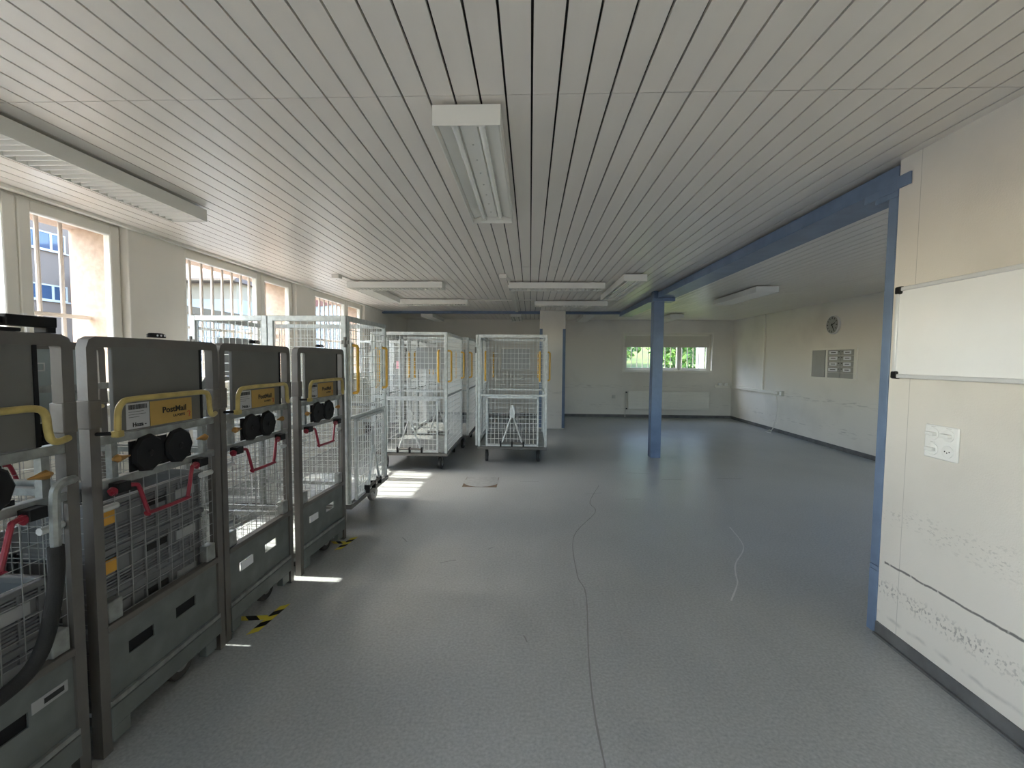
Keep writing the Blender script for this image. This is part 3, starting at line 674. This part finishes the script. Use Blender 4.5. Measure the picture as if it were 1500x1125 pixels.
        obj('card_holder', f1, 'grey_panel', pn); obj('card', MB().box(-.15, .10, .001, .0035, 1.412, 1.453), 'black_plastic', pn)
        st = obj('notice_sheet', MB().box(-.12, .088, .0028, .0038, 1.155, 1.262), 'crate_label', pn)
        bx_ = MB()
        for (a, b, z0, z1) in ((-.10, .07, 1.25, 1.253), (-.10, .07, 1.195, 1.198), (-.10, -.097, 1.198, 1.25), (.067, .07, 1.198, 1.25)): bx_.box(a, b, .0022, .0027, z0, z1)
        obj('printed_box', bx_, 'ink', st)
        obj('printed_arrow', MB().prism([(.035, 1.237), (.045, 1.237), (.045, 1.222), (.054, 1.222), (.04, 1.207), (.026, 1.222), (.035, 1.222)], .0022, .0027, 'y'), 'ink', st)
        obj('print_lines', MB().box(-.10, .07, .0022, .0027, 1.183, 1.1845).box(-.10, .07, .0022, .0027, 1.174, 1.1755).box(-.10, .05, .0022, .0027, 1.165, 1.1665), 'ink', st)
    else:
        obj('grip_slot', MB().box(.065, .085, -.004, .0038, 1.28, 1.42), 'black_plastic', pn, .004)
        obj('embossed_mark', ring_y(MB(), -.03, .015, 1.36, 1.40, .005, -.001, .0039), 'galvanised_bright', pn)
    # yellow bow handle
    obj('bow_handle', lambda: MB().tube(spline([(-.268, -.05, 1.158), (-.268, -.052, 1.20), (-.264, -.052, 1.245), (-.245, -.052, 1.270), (-.215, -.052, 1.277), (-.10, -.052, 1.279), (.08, -.052, 1.279), (.155, -.052, 1.277), (.182, -.05, 1.258), (.190, -.048, 1.21), (.200, -.045, 1.178), (.235, -.03, 1.165), (.292, .0, 1.166)], 5), .0107, 10), 'yellow_paint', t, key='P_bh')
    obj('handle_lug', lambda: MB().box(-.282, -.254, -.064, -.036, 1.148, 1.172), 'yellow_paint', t, .004, key='P_hc')
    obj('handle_pin', lambda: MB().tube([(-.30, .01, 1.162), (-.272, -.046, 1.162)], .007, 8), 'black_plastic', t, key='P_hp')
    # black twin address dials
    for s in (-1, 1):
        def dial():
            g = MB(); n = 12
            g.lathe([(-.010, .055), (-.012, .066), (-.004, .0745), (.004, .0745)], (0, 0, 1.056), 'y', 9)
            g.lathe([(-.016, .010), (-.012, .014)], (0, 0, 1.056), 'y', 10); return g
        obj('address_dial', dial, 'black_plastic', t, loc=(-.018+s*.076, -.003, 0), key='P_ad')
    obj('dial_plate', lambda: MB().box(-.170, .135, .002, .006, .996, 1.012).box(-.04, .005, .002, .006, 1.0, 1.112).box(-.17, -.14, .002, .006, 1.012, 1.112), 'black_plastic', t, key='P_dp')
    # red bar
    obj('red_bar', lambda: MB().tube(spline([(-.275, -.02, .945), (-.235, -.025, .958), (-.185, -.03, .956), (-.168, -.032, .935), (-.140, -.036, .842), (-.128, -.037, .832), (.045, -.037, .830), (.062, -.036, .842), (.092, -.032, .94), (.106, -.028, .956), (.17, -.022, .958)], 5), .0078, 8), 'red_paint', t, key='P_rb')
    for x in (-.232, .165):
        rb = obj('bar_bracket', lambda: MB().box(-.026, .026, -.036, .004, .942, .978), 'black_plastic', t, .003, loc=(x, 0, 0), key='P_bb')
        obj('bracket_cap', lambda: MB().tube([(-.035, -.018, .948), (-.024, -.018, .954)], .016, 10), 'red_paint', rb, key='P_bcap')
    # sill rail, plate with two grip slots, base
    obj('sill_rail', lambda: MB().box(-w+.036, w-.036, -.004, .036, .440, .466), 'steel_worn', t, .003, key='P_sill')
    def plate():
        g = MB(); z0, z1, y0, y1 = .185, .436, .010, .016; a, b = .306, .354
        for (x0, x1) in ((-w+.034, -.195), (-.080, .032), (.147, w-.034)): g.box(x0, x1, y0, y1, z0, z1)
        for (x0, x1) in ((-.195, -.080), (.032, .147)): g.box(x0, x1, y0, y1, z0, a); g.box(x0, x1, y0, y1, b, z1)
        return g
    pl = obj('front_plate', plate, 'grey_plate', t, key='P_pl2')
    obj('plate_flange', lambda: MB().box(-w+.034, w-.034, -.004, .016, .166, .185), 'galvanised', pl, key='P_pf')
    for i, x in enumerate((-.1375, .0895)):
        if slots[i] == 'card': obj('slot_card', lambda: MB().box(-.05, .05, .004, .0095, .308, .352), 'paper', pl, loc=(x, 0, 0), key='P_sc')
        if slots[i] == 'dark': obj('slot_backing', lambda: MB().box(-.0575, .0575, .017, .022, .300, .360), 'black_plastic', pl, loc=(x, 0, 0), key='P_sb')
    if front == 'notice':
        bs = obj('barcode_sticker', MB().box(.155, .262, .0075, .0098, .335, .372), 'crate_label', pl); obj('barcode', MB().box(.19, .25, .0068, .0074, .345, .362), 'ink', bs)
    obj('base_beam', lambda: MB().box(-w+.034, w-.034, -.006, .03, .088, .162).box(-w+.034, -w+.105, -.006, .03, .034, .088).box(w-.14, w-.07, -.006, .03, .034, .088), 'grey_plate', t, .002, key='P_bbm')
    obj('deck', lambda: MB().box(-w+.005, w-.005, .036, PD-.002, .150, .166), 'galvanised_bright', t, key='P_dk')
    obj('rear_beam', lambda: MB().box(-w+.034, w-.034, PD-.03, PD, .088, .149), 'galvanised', t, key='P_rbm')
    for (x, y, b, a) in ((-w+.15, .10, 0, .2), (.12, .060, 1, PI/2), (-w+.12, PD-.14, 0, .4), (w-.12, PD-.14, 0, .4)):
        caster(t, x, y, .074, .150, 'pc', 'rubber', a, bool(b))
    # top fitting
    if latch:
        obj('top_latch', MB().box(.02, .22, .004, .030, PH+.022, PH+.042).box(.13, .27, -.006, .044, PH+.018, PH+.050).box(.24, .27, -.002, .04, PH, PH+.02).box(-.03, 0, .01, .03, PH, PH+.022).tube([(.09, .02, PH+.035), (.09, .02, PH+.066)], .018, 10), 'black_plastic', t, .003)
        obj('latch_foot', MB().box(.06, .17, -.004, .042, PH+.0, PH+.012), 'black_plastic', t, .003)
    else:
        tc_ = obj('top_cap', lambda: MB().lathe([(0, .042), (.012, .042), (.018, .03)], (0, 0, 0), 'z', 14), 'black_plastic', t, loc=(-.01, .019, PH+.007), key='P_tc')
        tc_.scale = (1, .5, 1)
        for k in range(3): obj('rivet', lambda: MB().lathe([(-.003, .004), (0, .004)], (0, 0, 0), 'y', 8), 'paper', tc_, loc=(-.018+k*.018, -.041, .008), key='P_rv')
    return t
PX = -1.50
c1 = panel_cart('mail cart at the left picture edge with paper notice, black hose and top latch', (PX, 1.095, 0), PI/2, 'notice', True, ('dark', 'dark'))
obj('bent_tube', MB().tube(spline([(.295, -.008, 1.03), (.24, -.035, 1.035), (.215, -.04, 1.025), (.206, -.04, .99), (.203, -.04, .82)], 6), .014, 8), 'galvanised', c1)
obj('black_hose', MB().tube(spline([(.203, -.04, .845), (.200, -.042, .76), (.180, -.046, .66), (.150, -.05, .57), (.105, -.052, .515), (.03, -.05, .49), (-.06, -.045, .485)], 6), .020, 12), 'black_foam', c1)
c2 = panel_cart('mail cart full of grey crates, second from the left picture edge', (PX, 1.778, 0), PI/2, 'mail', False, ('dark', 'dark'))
c3 = panel_cart('empty mail cart in the middle of the front row, white card in its slot', (PX-.005, 2.435, 0), PI/2, 'mail', False, ('card', 0))
c4 = panel_cart('mail cart furthest along the front row, beside the tall cage', (PX+.03, 3.130, 0), PI/2-.055, 'mail', False, ('card', 0))
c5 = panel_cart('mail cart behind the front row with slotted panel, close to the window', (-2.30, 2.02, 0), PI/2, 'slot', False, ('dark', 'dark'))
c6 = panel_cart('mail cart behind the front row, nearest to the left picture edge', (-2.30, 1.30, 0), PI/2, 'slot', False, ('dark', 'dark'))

# ------------------------------------------------------------------ grey crates inside the first two carts
def crate(label, loc, rz, group):
    t = thing('mail_crate', label, 'crate', loc, rz, group)
    hx, hy, h = .27, .148, .183
    def body():
        g = MB().box(-hx+.014, hx-.014, -hy+.014, hy-.014, .0, .006)
        for s in (-1, 1):
            g.box(-hx+.01, hx-.01, min(s*(hy-.014), s*(hy-.010)), max(s*(hy-.014), s*(hy-.010)), .0, h-.01)
            g.box(min(s*(hx-.014), s*(hx-.010)), max(s*(hx-.014), s*(hx-.010)), -hy+.01, hy-.01, .0, h-.01)
        return g
    obj('body', body, 'crate_grey', t, key='cr_b')
    def ribs():
        g = MB()
        for s in (-1, 1):
            for k in range(9): x = -hx+.03+(2*hx-.06)*k/8; g.box(x-.004, x+.004, min(s*(hy-.010), s*(hy-.001)), max(s*(hy-.010), s*(hy-.001)), .012, h-.02)
            for z in (.018, .030, .042, .054, .066, .078, .140, .150): g.box(-hx+.012, hx-.012, min(s*(hy-.010), s*(hy-.003)), max(s*(hy-.010), s*(hy-.003)), z, z+.005)
            for k in range(5): y = -hy+.04+(2*hy-.08)*k/4; g.box(min(s*(hx-.010), s*(hx-.002)), max(s*(hx-.010), s*(hx-.002)), y-.004, y+.004, .03, h-.03)
        return g
    obj('ribs', ribs, 'crate_grey', t, key='cr_r')
    def rim():
        g = MB()
        for s in (-1, 1):
            g.box(-hx, hx, min(s*(hy-.018), s*hy), max(s*(hy-.018), s*hy), h-.022, h); g.box(min(s*(hx-.018), s*hx), max(s*(hx-.018), s*hx), -hy, hy, h-.022, h)
        return g
    obj('rim', rim, 'crate_grey', t, .003, key='cr_m')
    obj('hand_hole', lambda: MB().box(-.05, .05, -hy+.0015, -hy+.006, .105, .130), 'dark_gap', t, key='cr_h')
    obj('label_pocket', lambda: MB().box(.10, .21, -hy-.0005, -hy+.006, .09, .13), 'crate_label', t, key='cr_l')
    obj('orange_tag', lambda: MB().box(-hx+.030, -hx+.082, -hy-.001, -hy+.006, .095, .145), 'tag_orange', t, key='cr_t')
    return t
ORD = ['bottom', 'second from the bottom', 'third from the bottom', 'topmost']
for k in range(4):
    crate('grey crate in the crate-filled cart, %s of the front stack' % ORD[k], (PX-.20, 1.778, .167+k*.183), PI/2, 'crates in the second cart')
for k in range(3):
    crate('grey ribbed crate in the crate-filled cart, %s of the rear stack' % ('bottom', 'middle', 'top')[k], (PX-.51, 1.778, .167+k*.183), PI/2, 'crates in the second cart')
for k in range(3):
    crate('grey ribbed crate in the hose cart, %s of the front stack' % ('bottom', 'middle', 'top')[k], (PX-.21, 1.095, .167+k*.183), PI/2, 'crates in the first cart')
for k in range(4):
    crate('grey ribbed crate in the hose cart, %s of the rear stack' % ORD[k], (PX-.52, 1.095, .167+k*.183), PI/2, 'crates in the first cart')

# ------------------------------------------------------------------ tall mesh cages
TL, TW, TH = 1.29, .95, 1.772
def cage(label, loc, rz, wheel='rubber', spin=PI/2):
    t = thing('roll_cage', label, 'roll cage', loc, rz, 'tall mesh roll cages')
    l, w = TL/2, TW/2; zd = .245; mid = .93
    dk = obj('deck_frame', lambda: MB().box(-l-.012, l+.012, -w-.008, w+.008, .198, zd-.012), 'steel_worn', t, .004, key='T_df')
    obj('deck_board', lambda: MB().box(-l+.02, l-.02, -w+.02, w-.02, zd-.012, zd), 'galvanised', dk, key='T_db')
    for sx in (-1, 1):
        for sy in (-1, 1):
            obj('corner_post', lambda: MB().box(-.017, .017, -.017, .017, zd-.012, TH), 'galvanised_bright', t, .003, loc=(sx*(l-.017), sy*(w-.017), 0), key='T_cp')
        obj('end_top_rail', lambda: MB().box(-.015, .015, -w+.034, w-.034, TH-.036, TH), 'galvanised_bright', t, loc=(sx*(l-.017), 0, 0), key='T_er')
    for sy in (-1, 1):
        obj('side_top_rail', lambda: MB().box(-l+.034, l-.034, -.015, .015, TH-.036, TH), 'galvanised_bright', t, loc=(0, sy*(w-.017), 0), key='T_sr')
    # +x end: drawbar end
    obj('end_mesh', lambda: grid(MB(), -w+.036, w-.036, mid+.02, TH-.04, 0, .052, .068, .0029, 'x'), 'wire_bright', t, loc=(l-.017, 0, 0), key='T_em')
    g_ = obj('lower_gate', lambda: ring_gate(w, zd, mid), 'galvanised_bright', t, loc=(l-.010, 0, 0), key='T_lg')
    obj('gate_mesh', lambda: grid(MB(), -w+.13, w-.13, zd+.03, mid-.02, .012, .052, .068, .0029, 'x'), 'wire_bright', g_, key='T_gm')
    obj('mid_rail', lambda: MB().box(-.012, .012, -w+.034, w-.034, mid, mid+.024), 'galvanised_bright', t, loc=(l-.017, 0, 0), key='T_mr')
    for sy in (-1, 1):
        obj('end_handle', lambda: MB().tube([(0, 0, 1.145), (.035, 0, 1.15), (.045, 0, 1.165), (.045, 0, 1.52), (.035, 0, 1.535), (0, 0, 1.54)], .0125, 8), 'amber_paint', t, loc=(l-.01, sy*(w-.105), 0), key='T_eh')
        obj('handle_backing', lambda: MB().box(-.012, .004, -.016, .016, 1.12, 1.56), 'galvanised_bright', t, loc=(l-.012, sy*(w-.105), 0), key='T_hb')
        obj('rear_handle', lambda: MB().tube([(0, 0, 1.145), (-.035, 0, 1.15), (-.045, 0, 1.165), (-.045, 0, 1.52), (-.035, 0, 1.535), (0, 0, 1.54)], .0125, 8), 'amber_paint', t, loc=(-l+.01, sy*(w-.105), 0), key='T_rh')
    db = obj('drawbar', lambda: MB().tube([(.03, -.135, .30), (.022, -.02, .64)], .011, 8).tube([(.03, .135, .30), (.022, .02, .64)], .011, 8).prism([(-.034, .64), (.034, .64), (.036, .75), (.014, .79), (-.014, .79), (-.036, .75)], .012, .022, 'x'), 'galvanised_bright', t, loc=(l, 0, 0), key='T_db2')
    obj('drawbar_pivot', lambda: MB().tube([(.03, -.155, .292), (.03, .155, .292)], .015, 8), 'steel_worn', db, key='T_dp')
    obj('pivot_bracket', lambda: MB().box(.0, .045, -.165, -.145, .243, .31).box(.0, .045, .145, .165, .243, .31).box(.0, .045, -.01, .01, .243, .31), 'black_plastic', db, key='T_pb')
    obj('drawbar_eye', lambda: MB().lathe([(.010, .017), (.026, .017)], (0, 0, .80), 'x', 14), 'galvanised_bright', db, key='T_de')
    # -x end: mesh with grey board
    obj('rear_mesh', lambda: grid(MB(), -w+.036, w-.036, zd, TH-.04, 0, .052, .068, .0029, 'x'), 'wire_bright', t, loc=(-l+.017, 0, 0), key='T_rm')
    obj('grey_board', lambda: MB().box(-.012, .012, -.23, .23, 1.27, 1.61), 'board_light', t, .003, loc=(-l+.045, 0, 0), key='T_gb')
    obj('rear_mid_rail', lambda: MB().box(-.012, .012, -w+.034, w-.034, mid, mid+.024), 'galvanised_bright', t, loc=(-l+.017, 0, 0), key='T_mr2')
    # -y side: two door leaves
    for s in (-1, 1):
        lf = obj('door_leaf', lambda: leaf(l, zd), 'galvanised_bright', t, .003, loc=(s*(l/2-.002), -w-.019, 0), key='T_lf')
        obj('leaf_mesh', lambda: grid(MB(), -l/2+.06, l/2-.06, zd+.05, TH-.045, 0, .052, .068, .0029), 'wire_bright', lf, key='T_lm')
        obj('hinge', lambda: MB().tube([(0, 0, 1.52), (0, 0, 1.60)], .012, 8).box(-.03, .03, -.006, .006, 1.545, 1.575), 'steel_worn', lf, loc=(s*(l/2-.012), -.014, 0), key='T_hg')
    obj('door_bolt', lambda: MB().tube([(0, 0, .9), (0, 0, 1.35)], .008, 8).box(-.03, .03, -.008, .008, 1.1, 1.14), 'galvanised', t, loc=(.03, -w-.044, 0), key='T_bolt')
    # +y side: mesh with a middle rail
    obj('side_mesh', lambda: grid(MB(), -l+.036, l-.036, zd, TH-.04, 0, .052, .068, .0029), 'wire_bright', t, loc=(0, w-.017, 0), key='T_sm')
    obj('side_mid_rail', lambda: MB().box(-l+.034, l-.034, -.012, .012, mid+.02, mid+.044), 'galvanised', t, loc=(0, w-.017, 0), key='T_smr')
    for s in (-1, 1):
        obj('side_handle', lambda: MB().tube([(0, 0, 1.145), (0, .035, 1.15), (0, .045, 1.165), (0, .045, 1.52), (0, .035, 1.535), (0, 0, 1.54)], .0125, 8), 'amber_paint', t, loc=(s*(l-.10), w-.01, 0), key='T_sh')
    for (x, y, a) in ((l-.13, -w+.115, .1), (l-.13, w-.115, -.1), (-l+.13, -w+.115, .3), (-l+.13, w-.115, .2)):
        caster(t, x, y, .080, .199, 'tc', wheel, a+spin)
    return t
def ring_gate(w, zd, mid):
    g = MB(); y = w-.115
    for s in (-1, 1): g.box(0, .022, min(s*y, s*(y-.022)), max(s*y, s*(y-.022)), zd-.005, mid)
    g.box(0, .022, -y, y, mid-.024, mid-.002); g.box(0, .022, -y, y, zd, zd+.02); return g
def leaf(l, zd):
    g = MB(); a = l/2-.006; f = .042
    g.box(-a, -a+f, -.014, .014, zd, TH-.003); g.box(a-f, a, -.014, .014, zd, TH-.003); g.box(-a+f, a-f, -.014, .014, TH-.045, TH-.003); g.box(-a+f, a-f, -.014, .014, zd, zd+.042)
    g.box(-a+f, a-f, -.010, .010, .93, .955); return g
cage('tall mesh cage standing sideways at the end of the front cart row', (-1.455-TL/2, 3.545+TW/2, 0), 0, 'wheel_grey', 0)
cage('tall mesh cage facing the viewer, left of the free-standing one', (-1.515, 5.60+TL/2, 0), -PI/2)
cage('tall mesh cage half hidden between the two that face the viewer', (-1.43, 6.97+TL/2, 0), -PI/2)
cage('tall mesh cage facing the viewer, furthest right and closest to the pillar', (-.235, 6.10+TL/2, 0), -PI/2)
cage('tall mesh cage far back by the window wall with papers on its door', (-2.58, 8.32+TW/2, 0), 0)
pp = thing('notice_sheet', 'white and green notice hanging on the door of the back cage', 'notice', (-2.38, 8.26, 1.40))
obj('sheet', MB().box(-.045, .045, -.002, .002, 0, .20), 'paper', pp); obj('green_print', MB().box(-.035, .035, -.003, -.0021, .01, .09), 'green_print', pp)
pk = thing('pink_notice', 'pink notice hanging below the white one on the back cage', 'notice', (-2.42, 8.26, 1.25))
obj('sheet', MB().box(-.075, .075, -.002, .002, 0, .14), 'pink_paper', pk); obj('print', MB().box(-.02, .05, -.003, -.0021, .07, .12), 'paper', pk)

# ------------------------------------------------------------------ warning tape stuck to the floor
def tape(label, pts, tail):
    t = thing('floor_tape', label, 'tape', (0, 0, 0), 0, 'yellow black floor tape'); k = 5
    (xa, ya), (xb, yb) = pts; d = Vector((xb-xa, yb-ya)); n = Vector((-d.y, d.x)).normalized()*.021; sk_ = d.normalized()*.018
    def quad(p, q, m, z=.0008):
        a, b = Vector(p), Vector(q)
        vs = [(*(a+n-sk_), z), (*(a-n+sk_), z), (*(b-n+sk_), z), (*(b+n-sk_), z)]
        obj('stripe', MB().add(vs + [(v[0], v[1], 0.0) for v in vs], [(0,1,2,3), (0,4,5,1), (1,5,6,2), (2,6,7,3), (3,7,4,0)]), m, t)
    for i in range(k):
        quad((xa+d.x*i/k, ya+d.y*i/k), (xa+d.x*(i+1)/k, ya+d.y*(i+1)/k), 'tape_yellow' if i % 2 == 0 else 'black_plastic')
    (xa, ya), (xb, yb) = tail; d = Vector((xb-xa, yb-ya)); n = Vector((-d.y, d.x)).normalized()*.021; sk_ = d.normalized()*.018
    for i in range(3): quad((xa+d.x*i/3, ya+d.y*i/3), (xa+d.x*(i+1)/3, ya+d.y*(i+1)/3), 'tape_yellow' if i % 2 == 0 else 'black_plastic', .0014)
    return t
tape('yellow and black tape mark on the floor before the empty mail cart', ((-1.43, 2.20), (-1.405, 2.47)), ((-1.425, 2.345), (-1.60, 2.32)))
tape('yellow and black tape mark on the floor beside the last cart of the front row', ((-1.425, 3.23), (-1.39, 3.46)), ((-1.415, 3.36), (-1.52, 3.35)))

# ------------------------------------------------------------------ outside
struct('ground', MB().box(-80, -3.62, -60, 120, -.5, -.3).box(-3.62, 60, -60, YB-.2, -.5, -.3).box(2.02, 60, YB-.2, 1.8, -.5, -.3).box(5.3, 60, 1.8, YF+.3, -.5, -.3), 'asphalt', label='sunlit paved yard outside the windows')
def facade(name, label, X, y0, y1, top, m, wins, sc, cat='building'):
    t = thing(name, label, cat, (X, y0, -.3)); xw = -8
    obj('wall', MB().box(xw, 0, 0, y1-y0, 0, top), m, t)
    for (a, b, z0, z1) in wins:
        wf = obj('window', ring_x(MB(), a, b, z0, z1, .09, -.02, .06), 'ext_white', t)
        obj('pane', MB().box(.0, .015, a+.09, b-.09, z0+.09, z1-.09), 'ext_glass', wf)
        for q in (.27, .5, .76): obj('mullion', MB().box(.0, .05, a+(b-a)*q-.07, a+(b-a)*q+.07, z0+.09, z1-.09), 'ext_white', wf)
        obj('sill', MB().box(0, .16, a-.1, b+.1, z0-.08, z0), 'ext_white', wf)
    return t
def ring_x(mb, ya, yb, za, zb, w, xa, xb):
    mb.box(xa, xb, ya, ya+w, za, zb); mb.box(xa, xb, yb-w, yb, za, zb); mb.box(xa, xb, ya+w, yb-w, za, za+w); mb.box(xa, xb, ya+w, yb-w, zb-w, zb); return mb
KX = 32/13
def sc(y, z): return (y*KX, 1.4324+(z-1.4324)*KX+.3)
rows = [(4.27, 4.76), (2.93, 3.36)]
wins = []
for (za, zb) in rows:
    for yc in (6.2, 8.6, 11.35):
        wins.append(((yc-.75)*KX-10, (yc+.82)*KX-10, sc(0, za)[1], sc(0, zb)[1]))
facade('apartment_building', 'rose-coloured apartment building with white windows seen through the nearest window', -32, 10, 34, 14.5, 'facade_rose', wins, 1)
hs = thing('house', 'cream house with brown tiled roof seen through the middle window', 'house', (-20, 30, -.3))
obj('wall', MB().box(-10, 0, 0, 8, 5.7, 6.8), 'facade_cream', hs); obj('lower_wall', MB().box(-10, .05, -.05, 8, 0, 5.69), 'shed_wall', hs)
rf = obj('roof', MB().prism([(-.6, 6.8), (-.6, 7.0), (4.5, 10.6), (9, 7.0), (9, 6.8)], -10.6, .35, 'x'), 'roof_tiles', hs)
obj('gutter', MB().tube([(-10.6, -.65, 6.85), (.35, -.65, 6.85)], .09, 8), 'bark', rf)
gb = thing('house', 'house with rust-red gable right of the cream one', 'house', (-17.5, 34, -.3))
obj('wall', MB().box(-1.6, 4, 0, 7, 0, 6.0), 'shed_wall', gb)
obj('gable', MB().prism([(-1.8, 7.9), (4.2, 7.9), (4.2, 6.0), (.2, 5.6), (-.8, 6.6), (-1.8, 7.2)], -.1, 7, 'y'), 'roof_red', gb)
sd = thing('garage', 'low white garage with dark roof edge outside the middle window', 'garage', (-12, 14.6, -.3))
obj('wall', MB().box(-1.5, 0, 0, 8, 0, 3.25), 'shed_wall', sd); obj('roof_edge', MB().box(-1.6, .15, -.2, 8.2, 3.25, 3.5), 'bark', sd)
gd = obj('door', MB().box(0, .05, 2.0, 4.4, 0, 2.2), 'cabinet_grey', sd); obj('door_frame', ring_x(MB(), 1.95, 4.45, -.05, 2.25, .05, 0, .07), 'ext_white', gd)
wn = obj('window', ring_x(MB(), .6, 1.5, 1.5, 2.4, .07, 0, .06), 'ext_white', sd); obj('pane', MB().box(.0, .015, .67, 1.43, 1.57, 2.33), 'ext_glass', wn)

# garden behind the end wall
struct('garden_ground', MB().add([(-1,YF+.3,-.3),(26,YF+.3,-.3),(26,22,.9),(-1,22,1.5),(-1,40,7.5),(26,40,2.2)], [(0,1,2,3),(3,2,5,4)]), 'lawn', label='bright green lawn sloping up behind the end wall')
def tree(label, loc, h, r, m, n, seed):
    t = thing('garden_tree', label, 'tree', loc, 0, 'garden trees'); rnd = random.Random(seed)
    obj('trunk', MB().tube([(0,0,-.2),(.03,.05,h*.35),(.0,-.04,h*.7)], .1, 8, radii=[.11,.08,.04]), 'bark', t)
    g = MB()
    for i in range(n):
        a, b, q = rnd.uniform(0, 2*PI), rnd.uniform(-1, 1), rnd.random()**.35
        c_ = Vector((math.cos(a)*math.sqrt(1-b*b)*r*q, math.sin(a)*math.sqrt(1-b*b)*r*q, h*.58+b*h*.45*q))
        u = Vector((rnd.uniform(-1,1), rnd.uniform(-1,1), rnd.uniform(-1,1))).normalized(); v = u.orthogonal().normalized(); s_ = rnd.uniform(.07, .15)
        g.add([c_-u*s_, c_+v*s_*.5, c_+u*s_, c_-v*s_*.5], [(0,1,2,3)])
    f = obj('foliage', g, m, t); f['kind'] = 'stuff'
tree('dark leafy garden bush seen left of the column through the end window', (4.0, 20.5, .9), 3.4, 1.3, 'leaf', 2200, 1)
tree('bright yellow-green garden bush at the left of the end window', (2.4, 24, 2.3), 3.2, 1.6, 'leaf_bright', 2000, 2)
tree('dark garden tree just right of the column through the end window', (5.6, 17.5, .3), 3.8, 1.15, 'leaf', 2400, 3)
tree('small garden tree at the right pane of the end window', (7.6, 19.5, .5), 3.6, 1.2, 'leaf', 2000, 4)
tree('tall garden tree on top of the lawn slope', (6.0, 27, 2.6), 5.0, 2.4, 'leaf', 2600, 5)
tag(obj('white_post', MB().box(-.11, .11, -.11, .11, 0, 3.2), 'ext_white', loc=(6.05, 16.2, .1)), 'thick white post in the garden behind the right pane', 'post')
